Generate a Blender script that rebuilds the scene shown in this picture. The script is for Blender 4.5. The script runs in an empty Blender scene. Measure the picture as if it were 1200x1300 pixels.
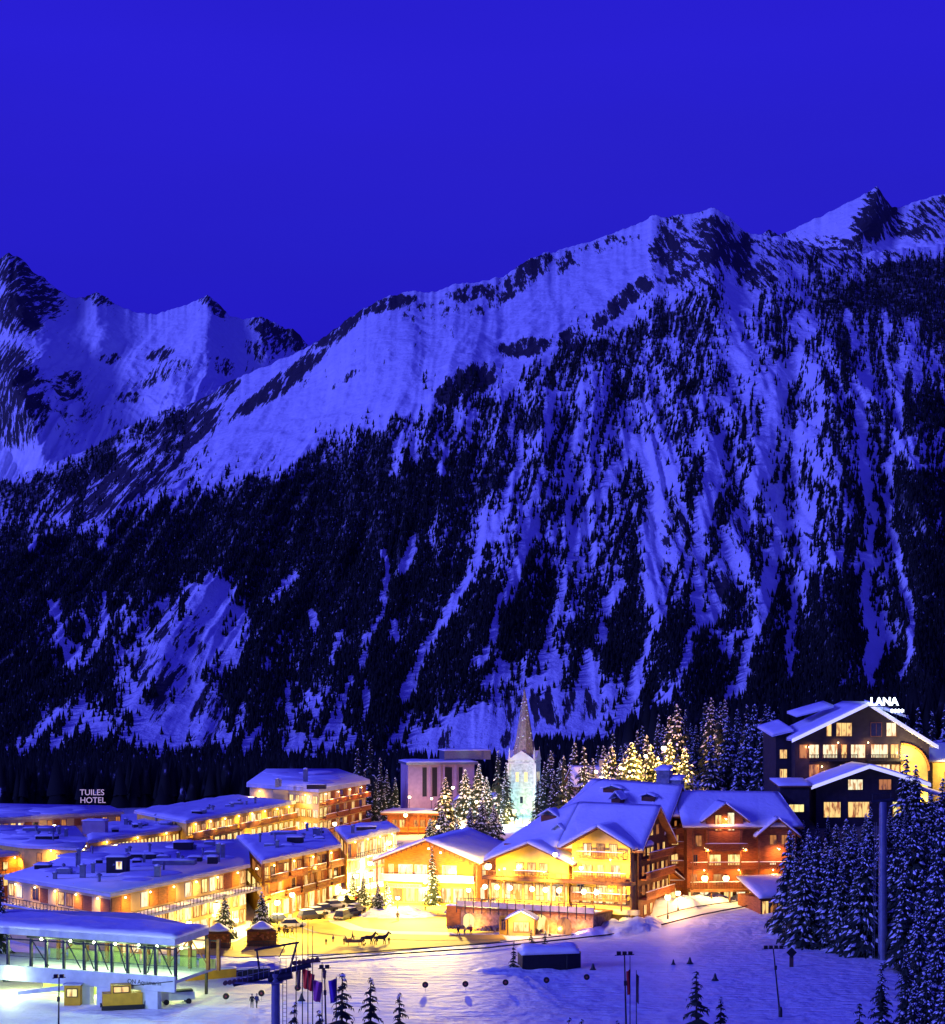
import bpy, math, random
import numpy as np
from mathutils import Vector, Matrix
R = math.radians
random.seed(7)
S = bpy.context.scene
C = S.collection

# ---------------------------------------------------------------- camera
F, CX, HY, EYE = 2240.0, 600.0, 880.0, 39.0
cam = bpy.data.cameras.new("camera"); co = bpy.data.objects.new("camera", cam); C.objects.link(co)
co.location = (0, 0, EYE); co.rotation_euler = (R(90), 0, 0)
cam.sensor_fit = 'HORIZONTAL'; cam.sensor_width = 36; cam.lens = F / 1200 * 36
cam.shift_y = (HY - 650) / 1200; cam.clip_start = 1; cam.clip_end = 40000
S.camera = co
# ---------------------------------------------------------------- world: deep blue dusk sky
w = bpy.data.worlds.new("World"); S.world = w; w.use_nodes = True
nt = w.node_tree; nt.nodes.clear()
out = nt.nodes.new('ShaderNodeOutputWorld'); bg = nt.nodes.new('ShaderNodeBackground')
tc = nt.nodes.new('ShaderNodeTexCoord'); sep = nt.nodes.new('ShaderNodeSeparateXYZ')
rz = nt.nodes.new('ShaderNodeValToRGB'); ry = nt.nodes.new('ShaderNodeValToRGB')
mx = nt.nodes.new('ShaderNodeMix'); mx.data_type = 'RGBA'; mx.blend_type = 'MIX'
my = nt.nodes.new('ShaderNodeMapRange'); my.inputs[1].default_value = 0.0; my.inputs[2].default_value = -0.9
nz = nt.nodes.new('ShaderNodeTexNoise'); nz.inputs['Scale'].default_value = 1.6; nz.inputs['Detail'].default_value = 4
mp = nt.nodes.new('ShaderNodeMapping'); mp.inputs['Scale'].default_value = (1, 1, 6)
mn = nt.nodes.new('ShaderNodeMix'); mn.data_type = 'RGBA'; mn.blend_type = 'MULTIPLY'; mn.inputs[0].default_value = 0.30
def ramp(node, pts):
    e = node.color_ramp.elements
    while len(e) > 1: e.remove(e[-1])
    e[0].position, e[0].color = pts[0][0], (*pts[0][1], 1)
    for p, c in pts[1:]:
        q = e.new(p); q.color = (*c, 1)
ramp(rz, [(0.0, (0.012, 0.008, 0.44)), (0.16, (0.018, 0.011, 0.62)), (0.24, (0.024, 0.016, 0.74)), (0.34, (0.027, 0.018, 0.80)), (0.50, (0.020, 0.013, 0.68)), (1.0, (0.011, 0.007, 0.46))])
L = nt.links.new
L(tc.outputs['Generated'], sep.inputs[0]); L(sep.outputs['Z'], rz.inputs[0])
L(sep.outputs['Y'], my.inputs[0])
mx.inputs[7].default_value = (0.042, 0.042, 0.64, 1)      # the sky behind the camera keeps the last glow of dusk
L(my.outputs[0], mx.inputs[0])
L(tc.outputs['Generated'], mp.inputs[0]); L(mp.outputs[0], nz.inputs['Vector'])
L(rz.outputs[0], mn.inputs[6]); L(nz.outputs['Color'], mn.inputs[7]); L(mn.outputs[2], mx.inputs[6])
L(mx.outputs[2], bg.inputs[0]); L(bg.outputs[0], out.inputs[0]); bg.inputs[1].default_value = 0.95
# ---------------------------------------------------------------- the soft afterglow from the left, behind the camera
sl = bpy.data.lights.new("afterglow_sun", 'SUN'); so = bpy.data.objects.new("afterglow_sun", sl); C.objects.link(so)
sl.energy = 3.0; sl.angle = R(14); sl.color = (0.135, 0.15, 1.0)
so.rotation_euler = Vector((-0.86, -0.42, 0.30)).to_track_quat('Z', 'Y').to_euler()
S.view_settings.view_transform = 'Standard'; S.view_settings.look = 'None'; S.view_settings.exposure = 0; S.view_settings.gamma = 1
S.render.engine = 'CYCLES'; S.cycles.use_denoising = True; S.cycles.max_bounces = 5; S.cycles.diffuse_bounces = 3
S.cycles.glossy_bounces = 2; S.cycles.transmission_bounces = 3; S.cycles.transparent_max_bounces = 6; S.cycles.sample_clamp_indirect = 4
S.cycles.use_adaptive_sampling = True; S.cycles.caustics_reflective = False; S.cycles.caustics_refractive = False

# ---------------------------------------------------------------- helpers
def G(px, py, z=0.0):                       # the place on the level z that is seen at that spot of the photo
    d = (EYE - z) * F / (py - HY); return Vector(((px - CX) / F * d, d, z))
def P(px, py, d):
    return Vector(((px - CX) / F * d, d, EYE - (py - HY) / F * d))
def sm(a, b, x):
    t = np.clip((x - a) / (b - a), 0, 1); return t * t * (3 - 2 * t)
def gz(X, Y):                               # height of the ground near the village
    X = np.asarray(X, float); Y = np.asarray(Y, float)
    z = 30 * np.clip(1 - Y / 170, 0, 3) ** 1.3
    z = z + 13.2 * sm(296, 318, Y) * sm(44, 60, X)
    z = z + 3.0 * sm(14, 38, X) * sm(278, 302, Y)
    z = z + 6.0 * np.exp(-(((X - 8) / 60) ** 2 + ((Y - 480) / 70) ** 2))
    z = z - 42 * sm(560, 1000, Y)
    z = z + 8 * sm(60, 160, X) * sm(330, 420, Y) * (1 - sm(560, 900, Y))
    return z
def gzf(x, y): return float(gz(x, y))
def at(px, py):                             # the spot of the photo on the ground itself
    p = G(px, py, 0)
    for _ in range(12): p = G(px, py, gzf(p.x, p.y))
    return p

def vnoise(x, y, seed=0):                   # smooth value noise, -1..1
    xi = np.floor(x).astype(np.int64); yi = np.floor(y).astype(np.int64)
    fx = x - xi; fy = y - yi; fx = fx * fx * (3 - 2 * fx); fy = fy * fy * (3 - 2 * fy)
    def h(a, b):
        n = (a * 374761393 + b * 668265263 + seed * 1442695041) & 0xffffffff
        n = ((n ^ (n >> 13)) * 1274126177) & 0xffffffff
        return ((n ^ (n >> 16)) & 0xffff) / 32767.5 - 1
    return (h(xi, yi) * (1 - fx) + h(xi + 1, yi) * fx) * (1 - fy) + (h(xi, yi + 1) * (1 - fx) + h(xi + 1, yi + 1) * fx) * fy
def fbm(x, y, o=4, seed=0, ridged=False):
    s = 0; a = 1; t = 0
    for k in range(o):
        n = vnoise(x * 2 ** k + 17.3 * k, y * 2 ** k - 9.1 * k, seed + k)
        s = s + a * ((1 - 2 * np.abs(n)) if ridged else n); t += a; a *= 0.5
    return s / t

# ---------------------------------------------------------------- materials
MATS = {}
def mat(name, col, rough=0.75, var=0.15, scale=3.0, bump=0.0, emit=None, es=1.0, metal=0.0, stretch=(1, 1, 1), spec=0.3, bscale=None, alpha=None):
    if name in MATS: return MATS[name]
    m = bpy.data.materials.new(name); m.use_nodes = True; t = m.node_tree; b = t.nodes['Principled BSDF']
    b.inputs['Roughness'].default_value = rough; b.inputs['Metallic'].default_value = metal
    b.inputs['Specular IOR Level'].default_value = spec
    tc = t.nodes.new('ShaderNodeTexCoord'); mp = t.nodes.new('ShaderNodeMapping'); mp.inputs['Scale'].default_value = stretch
    n = t.nodes.new('ShaderNodeTexNoise'); n.inputs['Scale'].default_value = scale; n.inputs['Detail'].default_value = 5
    t.links.new(tc.outputs['Object'], mp.inputs[0]); t.links.new(mp.outputs[0], n.inputs['Vector'])
    r = t.nodes.new('ShaderNodeMapRange'); r.inputs[1].default_value = 0.3; r.inputs[2].default_value = 0.7
    r.inputs[3].default_value = 1 - var; r.inputs[4].default_value = 1 + var
    t.links.new(n.outputs[0], r.inputs[0])
    v = t.nodes.new('ShaderNodeVectorMath'); v.operation = 'SCALE'; v.inputs[0].default_value = (emit or col)
    t.links.new(r.outputs[0], v.inputs['Scale'])
    if emit:
        b.inputs['Base Color'].default_value = (*col, 1)
        t.links.new(v.outputs[0], b.inputs['Emission Color']); b.inputs['Emission Strength'].default_value = es
        m.cycles.emission_sampling = 'NONE'
    else:
        t.links.new(v.outputs[0], b.inputs['Base Color'])
    if bump:
        n2 = t.nodes.new('ShaderNodeTexNoise'); n2.inputs['Scale'].default_value = bscale or scale * 2; n2.inputs['Detail'].default_value = 6
        t.links.new(mp.outputs[0], n2.inputs['Vector'])
        bp = t.nodes.new('ShaderNodeBump'); bp.inputs['Strength'].default_value = 1; bp.inputs['Distance'].default_value = bump
        t.links.new(n2.outputs[0], bp.inputs['Height']); t.links.new(bp.outputs[0], b.inputs['Normal'])
    if alpha is not None: b.inputs['Alpha'].default_value = alpha
    MATS[name] = m; return m
SNOW = mat('snow_fresh', (0.82, 0.84, 0.88), 0.6, 0.05, 0.25, 0.12, bscale=1.2)
SNOWT = mat('snow_clump', (0.80, 0.84, 0.88), 0.6, 0.08, 2)
WOODO = mat('wood_orange', (0.55, 0.20, 0.03), 0.7, 0.3, 1.2, 0.02, stretch=(1, 1, 6))
WOODD = mat('wood_dark', (0.14, 0.05, 0.022), 0.75, 0.35, 1.5, 0.02, stretch=(1, 1, 6))
WOODR = mat('wood_red_brown', (0.30, 0.095, 0.032), 0.75, 0.35, 1.5, 0.02, stretch=(1, 1, 6))
WOODB = mat('wood_beam', (0.22, 0.085, 0.03), 0.7, 0.3, 2)
OCHRE = mat('render_ochre', (0.80, 0.54, 0.10), 0.85, 0.16, 0.8)
CREAM = mat('render_cream', (0.72, 0.54, 0.20), 0.85, 0.12, 0.6)
WHITEW = mat('render_white', (0.62, 0.62, 0.60), 0.85, 0.12, 0.5)
CONC = mat('concrete_pale', (0.50, 0.54, 0.56), 0.85, 0.15, 0.8)
PINKC = mat('concrete_pink', (0.50, 0.36, 0.38), 0.85, 0.12, 0.8)
DARKM = mat('metal_dark', (0.03, 0.032, 0.04), 0.5, 0.2, 2, metal=0.4)
GREYM = mat('metal_grey', (0.22, 0.23, 0.26), 0.45, 0.15, 2, metal=0.5)
BLACK = mat('black_paint', (0.012, 0.012, 0.016), 0.5, 0.2, 2)
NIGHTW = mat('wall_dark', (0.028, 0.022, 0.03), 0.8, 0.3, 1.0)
STONE = mat('stone_rubble', (0.30, 0.20, 0.13), 0.9, 0.5, 1.6, 0.12)
STONEG = mat('stone_grey', (0.22, 0.22, 0.24), 0.9, 0.4, 1.4, 0.1)
STONEP = mat('stone_pale', (0.52, 0.56, 0.54), 0.9, 0.4, 1.3, 0.14)
SHINGLE = mat('spire_shingle', (0.28, 0.24, 0.20), 0.85, 0.45, 2.2, 0.15)
GLASSD = mat('glass_dark', (0.02, 0.025, 0.05), 0.12, 0.2, 2, spec=0.6)
GLASSG = mat('glass_green', (0.10, 0.30, 0.14), 0.15, 0.2, 2, spec=0.6, alpha=0.14)
BARK = mat('bark', (0.055, 0.035, 0.025), 0.9, 0.3, 4)
NEEDLE = mat('needles', (0.022, 0.034, 0.022), 0.8, 0.5, 1.2)
RED = mat('paint_red', (0.45, 0.02, 0.02), 0.5, 0.1, 2)
YELP = mat('paint_yellow', (0.62, 0.34, 0.02), 0.5, 0.15, 1)
def pane(name, c1, c2, s, sc=1.15):          # a lit pane: curtains, people and furniture break the light up
    m = bpy.data.materials.new(name); m.use_nodes = True; t = m.node_tree; b = t.nodes['Principled BSDF']
    b.inputs['Base Color'].default_value = (0.05, 0.04, 0.03, 1); b.inputs['Roughness'].default_value = 0.2
    tc = t.nodes.new('ShaderNodeTexCoord'); mp = t.nodes.new('ShaderNodeMapping'); mp.inputs['Scale'].default_value = (1.5, 1.5, 0.4)
    n = t.nodes.new('ShaderNodeTexNoise'); n.inputs['Scale'].default_value = sc; n.inputs['Detail'].default_value = 3
    r = t.nodes.new('ShaderNodeValToRGB'); ramp(r, [(0.38, c2), (0.50, c1), (0.75, tuple(min(1, c * 1.15) for c in c1))])
    t.links.new(tc.outputs['Object'], mp.inputs[0]); t.links.new(mp.outputs[0], n.inputs['Vector']); t.links.new(n.outputs[0], r.inputs[0])
    t.links.new(r.outputs[0], b.inputs['Emission Color']); b.inputs['Emission Strength'].default_value = s
    m.cycles.emission_sampling = 'NONE'; MATS[name] = m; return m
LIT = pane('pane_warm', (1.0, 0.62, 0.20), (0.35, 0.10, 0.02), 1.15)
LITY = pane('pane_yellow', (1.0, 0.80, 0.30), (0.55, 0.24, 0.03), 1.2)
LITW = pane('pane_pale', (1.0, 0.86, 0.52), (0.50, 0.24, 0.08), 1.25)
DIM = pane('pane_dim', (0.55, 0.20, 0.05), (0.10, 0.03, 0.02), 0.9)
GLOBE = mat('lamp_glow', (1, 0.9, 0.6), 0.4, 0.02, 1, emit=(1.0, 0.86, 0.42), es=9)
GLOBEG = mat('lamp_glow_green', (0.9, 1, 0.7), 0.4, 0.02, 1, emit=(0.80, 1.0, 0.62), es=7)
GLOBEW = mat('sign_glow_white', (1, 1, 1), 0.4, 0.02, 1, emit=(0.80, 0.92, 1.0), es=3.2)

# ---------------------------------------------------------------- mesh builder
class MB:
    def __init__(s): s.v = []; s.f = []; s.mi = []; s.cur = 0
    def add(s, vs, fs):
        o = len(s.v); s.v += [tuple(p) for p in vs]
        for f in fs: s.f.append(tuple(i + o for i in f)); s.mi.append(s.cur)
        return s
    def box(s, x0, x1, y0, y1, z0, z1):
        return s.add([(x0,y0,z0),(x1,y0,z0),(x1,y1,z0),(x0,y1,z0),(x0,y0,z1),(x1,y0,z1),(x1,y1,z1),(x0,y1,z1)],
                     [(0,3,2,1),(4,5,6,7),(0,1,5,4),(1,2,6,5),(2,3,7,6),(3,0,4,7)])
    def obox(s, c, u, n, du, dn, z0, z1):   # box along horizontal u, n
        c = Vector(c); u = Vector(u); n = Vector(n)
        q = [c - u*du - n*dn, c + u*du - n*dn, c + u*du + n*dn, c - u*du + n*dn]
        return s.add([(p.x,p.y,z0) for p in q] + [(p.x,p.y,z1) for p in q], [(0,3,2,1),(4,5,6,7),(0,1,5,4),(1,2,6,5),(2,3,7,6),(3,0,4,7)])
    def prism(s, poly, z0, z1):
        n = len(poly)
        return s.add([(p[0],p[1],z0) for p in poly] + [(p[0],p[1],z1) for p in poly],
                     [tuple(range(n))[::-1], tuple(range(n, 2*n))] + [(i,(i+1)%n,(i+1)%n+n,i+n) for i in range(n)])
    def tube(s, p, q, r0, r1=None, n=7):
        r1 = r0 if r1 is None else r1
        p = Vector(p); q = Vector(q); a = (q-p).normalized(); e = a.orthogonal().normalized(); g = a.cross(e)
        vs = []
        for c, r in ((p, r0), (q, r1)):
            for k in range(n):
                t = 2*math.pi*k/n; vs.append(c + e*math.cos(t)*r + g*math.sin(t)*r)
        return s.add(vs, [(k,(k+1)%n,(k+1)%n+n,k+n) for k in range(n)] + [tuple(range(n))[::-1], tuple(range(n,2*n))])
    def ball(s, c, r, n=10, m=6, sz=1.0, jit=0):
        vs = []; fs = []
        for j in range(m+1):
            for k in range(n):
                a = math.pi*j/m; b = 2*math.pi*k/n; rr = r*(1+random.uniform(-jit, jit))
                vs.append((c[0]+rr*math.sin(a)*math.cos(b), c[1]+rr*math.sin(a)*math.sin(b), c[2]+rr*sz*math.cos(a)))
        for j in range(m):
            for k in range(n): fs.append((j*n+k, (j+1)*n+k, (j+1)*n+(k+1)%n, j*n+(k+1)%n))
        return s.add(vs, fs)
    def lathe(s, c, prof, n=12):
        vs = [(c[0]+r*math.cos(2*math.pi*k/n), c[1]+r*math.sin(2*math.pi*k/n), c[2]+z) for r, z in prof for k in range(n)]
        fs = [(j*n+k, j*n+(k+1)%n, (j+1)*n+(k+1)%n, (j+1)*n+k) for j in range(len(prof)-1) for k in range(n)]
        fs += [tuple(range(n))[::-1], tuple((len(prof)-1)*n+k for k in range(n))]
        return s.add(vs, fs)
    def slab(s, a, b, c, d, t, nu=10, nv=6, bump=0.12, edge=0.35, seed=0):
        # a snow blanket over the sloping quad a-b-c-d: closed, rounded towards its rim, a little uneven
        a, b, c, d = map(Vector, (a, b, c, d)); nu = max(nu, 3); nv = max(nv, 3)
        top = []; bot = []
        for j in range(nv+1):
            for i in range(nu+1):
                u = i/nu; v = j/nv; p = (a*(1-u)+b*u)*(1-v) + (d*(1-u)+c*u)*v
                e = min(u, 1-u)*nu; g = min(v, 1-v)*nv; k = min(1, min(e, g)/1.0)
                h = t*(edge + (1-edge)*k) + bump*float(vnoise(np.array(p.x*0.35+seed), np.array(p.y*0.35+p.z*0.3)))*k
                top.append((p.x, p.y, p.z+h)); bot.append((p.x, p.y, p.z))
        n = nu+1; o = len(top); fs = []
        for j in range(nv):
            for i in range(nu):
                q = (j*n+i, j*n+i+1, (j+1)*n+i+1, (j+1)*n+i); fs.append(q); fs.append(tuple(x+o for x in q[::-1]))
        rim = [i for i in range(n)] + [j*n+nu for j in range(1, nv+1)] + [nv*n+i for i in range(nu-1, -1, -1)] + [j*n for j in range(nv-1, 0, -1)]
        for k in range(len(rim)):
            p, q = rim[k], rim[(k+1) % len(rim)]; fs.append((q, p, p+o, q+o))
        return s.add(top+bot, fs)
    def build(s, name, m, parent=None, smooth=False):
        me = bpy.data.meshes.new(name); me.from_pydata(s.v, [], s.f); me.update()
        for x in (m if isinstance(m, (list, tuple)) else [m]): me.materials.append(x)
        if max(s.mi or [0]): me.polygons.foreach_set('material_index', s.mi)
        if smooth: me.polygons.foreach_set('use_smooth', [True]*len(me.polygons))
        o = bpy.data.objects.new(name, me); C.objects.link(o)
        if parent: o.parent = parent
        return o
def thing(name, label, cat, loc=(0,0,0), rz=0, group=None):
    o = bpy.data.objects.new(name, None); C.objects.link(o); o.empty_display_size = 0.5
    o.location = loc; o.rotation_euler = (0,0,rz); o['label'] = label; o['category'] = cat
    if group: o['group'] = group
    return o
def tag(o, label, cat, group=None):
    o['label'] = label; o['category'] = cat
    if group: o['group'] = group
    return o
def struct(o, label=None, kind='structure'):
    o['kind'] = kind
    if label: o['label'] = label
    return o
KIDS = {}
def dup(root, loc=None, rz=None, label=None, group=None, scale=None):
    def rec(o, par):
        c = o.copy(); C.objects.link(c)
        if par: c.parent = par
        for k in KIDS.get(o.name) or list(o.children): rec(k, c)
        return c
    r = rec(root, None)
    if loc is not None: r.location = loc
    if rz is not None: r.rotation_euler = (0,0,rz)
    if label: r['label'] = label
    if group: r['group'] = group
    if scale: r.scale = (scale,)*3 if not isinstance(scale, tuple) else scale
    return r
NL = [0]; PK = 4.5
NUM = 'first second third fourth fifth sixth seventh eighth ninth tenth eleventh twelfth thirteenth fourteenth fifteenth sixteenth seventeenth eighteenth nineteenth'.split()
def ordw(n):
    if n < 20: return NUM[n-1]
    q, r = divmod(n, 10); T = {2:'twent',3:'thirt',4:'fort'}[q]
    return T + 'ieth' if r == 0 else T + 'y-' + NUM[r-1]
def point(loc, power, col=(1.0, 0.66, 0.18), r=0.35, parent=None, name='lamp_light'):
    l = bpy.data.lights.new(name, 'POINT'); l.energy = power * PK; l.color = col; l.shadow_soft_size = r
    o = bpy.data.objects.new(name, l); C.objects.link(o); o.location = loc; NL[0] += 1
    if parent: o.parent = parent
    return o

def spot(loc, aim, power, col=(1.0, 0.66, 0.18), ang=150, r=0.3, parent=None, name='lamp_light', blend=0.9):
    l = bpy.data.lights.new(name, 'SPOT'); l.energy = power * PK; l.color = col; l.shadow_soft_size = r; l.spot_size = R(ang); l.spot_blend = blend
    o = bpy.data.objects.new(name, l); C.objects.link(o); o.location = loc
    o.rotation_euler = (Vector(aim)).to_track_quat('-Z', 'Y').to_euler()
    if parent: o.parent = parent
    return o

# ================================================================= mountains
def poly_y(pts, x): return np.interp(x, [p[0] for p in pts], [p[1] for p in pts])
MAIN = [(-900,860),(-500,760),(-200,690),(0,612),(60,590),(120,568),(165,540),(215,520),(240,515),(300,480),(345,462),(395,437),(425,418),(445,402),(470,388),(498,375),(520,369),(545,372),(575,361),(610,357),(640,350),(660,336),(690,321),(720,316),(755,304),(790,292),(815,281),(832,272),(846,276),(862,273),(885,269),(908,263),(925,276),(945,292),(965,299),(990,299),(1020,310),(1060,318),(1100,321),(1150,315),(1200,310),(1420,290),(1600,330),(1900,300)]
RPEAK = [(860,345),(930,318),(965,300),(976,291),(988,298),(1000,294),(1050,271),(1085,253),(1105,242),(1114,236),(1121,247),(1133,263),(1145,262),(1160,257),(1185,249),(1200,246),(1260,215),(1420,170),(1560,240),(1900,210)]
FAR = [(-1000,430),(-700,330),(-500,395),(-220,330),(-60,350),(0,328),(11,320),(18,324),(30,330),(42,345),(55,352),(80,372),(92,378),(105,377),(122,371),(135,378),(150,388),(180,398),(200,399),(235,388),(250,381),(264,374),(275,384),(292,401),(310,405),(330,402),(350,408),(362,418),(372,416),(390,436),(420,455),(700,560)]
def edge_noise(x, seed, amp): return amp * fbm(x / 9.0, x * 0, 3, seed) + amp * 0.5 * fbm(x / 3.0, x * 0, 2, seed + 9)

def mountain(name, ridge, Yf, Yr, pf, x0, x1, nu, nv, relief, spurs, seed, power=1.0, gully=(0.16, 1.0), edge=2.5, shear=0.0):
    """a slope as a real height field: foot at distance Yf, crest at distance Yr, and a far side falling away behind it"""
    u = np.linspace(x0, x1, nu); t = np.linspace(0, 1, nv)
    U, T = np.meshgrid(u, t)
    ys = sum(poly_y(ridge, U + q_) for q_ in (-8, -4, 0, 4, 8))/5 * (1 - T**5) + (poly_y(ridge, U) + edge_noise(U, seed, edge)) * T**5
    yf = poly_y(pf, U)
    yr = Yr + 350 * fbm(U / 260.0, U * 0, 2, seed + 3)
    Y = Yf + (yr - Yf) * T
    Zf = EYE - (yf - HY) / F * Yf; Zr = EYE + (HY - ys) / F * yr
    Z = Zf + (Zr - Zf) * T ** power
    X = (U - CX) / F * Y
    env = np.sin(np.pi * np.clip(T, 0, 1)) ** 0.7
    # gullies run down the fall line; broad shoulders between them
    A = X / 1000.0
    g1 = fbm((A + shear * T) * 6.5 + 0.35 * fbm(A * 5, T * 3, 2, seed + 5), T * 1.1, 4, seed, True)
    g1l = fbm((A + shear * T) * 3.0 + 0.5 * fbm(A * 3, T * 2, 2, seed + 5), T * 2.4, 2, seed)
    hi = sm(0.42, 0.66, T); g1 = g1 * (1 - 0.72*hi) + 0.7 * g1l * hi
    g2 = fbm((A + shear * T) * 22 + 0.5 * fbm(A * 9, T * 6, 2, seed + 6), T * 4.5, 4, seed + 11, True)
    g3 = fbm(A * 28 + T * 9, T * 44, 4, seed + 21)
    g4 = fbm(A * 3, T * 2, 3, seed + 31)
    Z = Z + env * relief * (0.9 * g1 + 0.30 * g2 * (1 - 0.8*hi) + 0.13 * g3 + 0.8 * g4)
    py = HY - (Z - EYE) / Y * F
    for (ax, ay, bx, by, wl, wr, amp) in spurs:             # spurs and buttresses coming down from the summits
        k = np.clip(((U-ax)*(bx-ax) + (py-ay)*(by-ay)) / ((bx-ax)**2 + (by-ay)**2), 0, 1)
        d = U - (ax + (bx-ax)*k); dy = py - (ay + (by-ay)*k)
        wd = np.where(d < 0, wl, wr)
        d = d + 9*fbm(U/40, py/40, 3, 7) ; f = np.clip(1 - np.sqrt(d*d + 0.4*dy*dy) / wd, 0, 1); f = 0.5*f + 0.5*f*f*(3-2*f)
        Y = Y - amp * f * np.sin(np.pi * np.clip(k*0.8+0.1, 0, 1)) * (1 - T**6)
        X = (U - CX) / F * Y
        Z = EYE + (HY - py) / F * Y
    # keep the crest as the crest
    Tb = np.linspace(0, 1, 14)[1:]
    last = [X[-1], Y[-1], Z[-1]]
    BX = [last[0] * (1 + 0.12 * k) for k in Tb]; BY = [last[1] * (1 + 0.12 * k) for k in Tb]
    BZ = [last[2] - (last[2] + 100) * k ** 0.9 + 20 * np.sin(k*9 + U[0]/40) * k * (1 - k) for k in Tb]
    X = np.vstack([X] + BX); Y = np.vstack([Y] + BY); Z = np.vstack([Z] + BZ)
    n = nu; rows = X.shape[0]
    V = np.stack([X, Y, Z], -1).reshape(-1, 3).astype(np.float32)
    idx = np.arange(rows * n).reshape(rows, n)
    Q = np.stack([idx[:-1, :-1], idx[:-1, 1:], idx[1:, 1:], idx[1:, :-1]], -1).reshape(-1, 4)
    return V, Q, (U, T, X[:nv], Y[:nv], Z[:nv])
def mesh_np(name, V, Q, m, attrs=None, smooth=True, k=4):
    me = bpy.data.meshes.new(name)
    me.vertices.add(len(V)); me.vertices.foreach_set('co', V.astype(np.float32).ravel())
    me.loops.add(Q.size); me.loops.foreach_set('vertex_index', Q.astype(np.int32).ravel())
    me.polygons.add(len(Q)); me.polygons.foreach_set('loop_start', np.arange(0, Q.size, k, dtype=np.int32))
    for x in (m if isinstance(m, (list, tuple)) else [m]): me.materials.append(x)
    me.update(calc_edges=True); me.validate()
    if smooth: me.polygons.foreach_set('use_smooth', np.ones(len(Q), bool))
    for a, val in (attrs or {}).items():
        at_ = me.attributes.new(a, 'FLOAT', 'POINT'); at_.data.foreach_set('value', val.astype(np.float32).ravel())
    o = bpy.data.objects.new(name, me); C.objects.link(o); return o

# where rock shows through the snow: (x, y, half width, half height, turn, amount)
def blobs(px, py, lst):
    a = np.zeros_like(px)
    for (x, y, rx, ry, ang, k) in lst:
        c, s = math.cos(R(ang)), math.sin(R(ang)); dx, dy = px - x, py - y
        q = ((dx*c + dy*s) / rx) ** 2 + ((-dx*s + dy*c) / ry) ** 2
        a = np.maximum(a, k * np.clip(1.35 - q, 0, 1))
    return a
# density of the wood over the great slope, 50 x 25 steps of the photograph, top row at height 312
WOODS = """
.......................3
....................5699
..................247899
................2637699A
...............577265858
..............7866373857
.............68766463756
...........5374657555667
....5.....66775636647668
...75....786876533467668
..975212966766572333676 7
0596532179878545634236668
""".split('\n')
DM = [
 "000000000000000000000002",
 "000000000000000000004599",
 "000000000000000002347899",
 "000000000000000026367999",
 "000000000000000577265859",
 "000000000000007866373857",
 "000000000000068766463756",
 "000000000005374657555667",
 "000050000006766775446768",
 "000760000476787653354678",
 "009752123966766572333676",
 "059653217987785456342367",
 "974325899999844563333679",
 "844379999998735462224778",
 "666799999987634362223677",
 "999999999987545352223679",
 "99999999999745534222464A",
 "99999598999866665245684A",
 "98885199998788866664694A",
 "98773188988898686867694A",
 "96951177887987898958994A",
 "97831276898764596858968A",
 "99832788899865367778968A",
 "986427877997521467899999",
 "954315876874101368999999",
 "865422765841001499999999",
 "AAAA8875372101699999999A",
 "AAAAAA532611119999999999",
 "AAAAAAA22611199999999999"]
DG = np.array([[10 if c == 'A' else int(c) for c in r] for r in DM], float) / 9.0
DG[7:19, 11:24] = np.maximum(DG[7:19, 11:24], 0.60); DG[3:9, 16:24] = np.maximum(DG[3:9, 16:24], 0.5)
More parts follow.
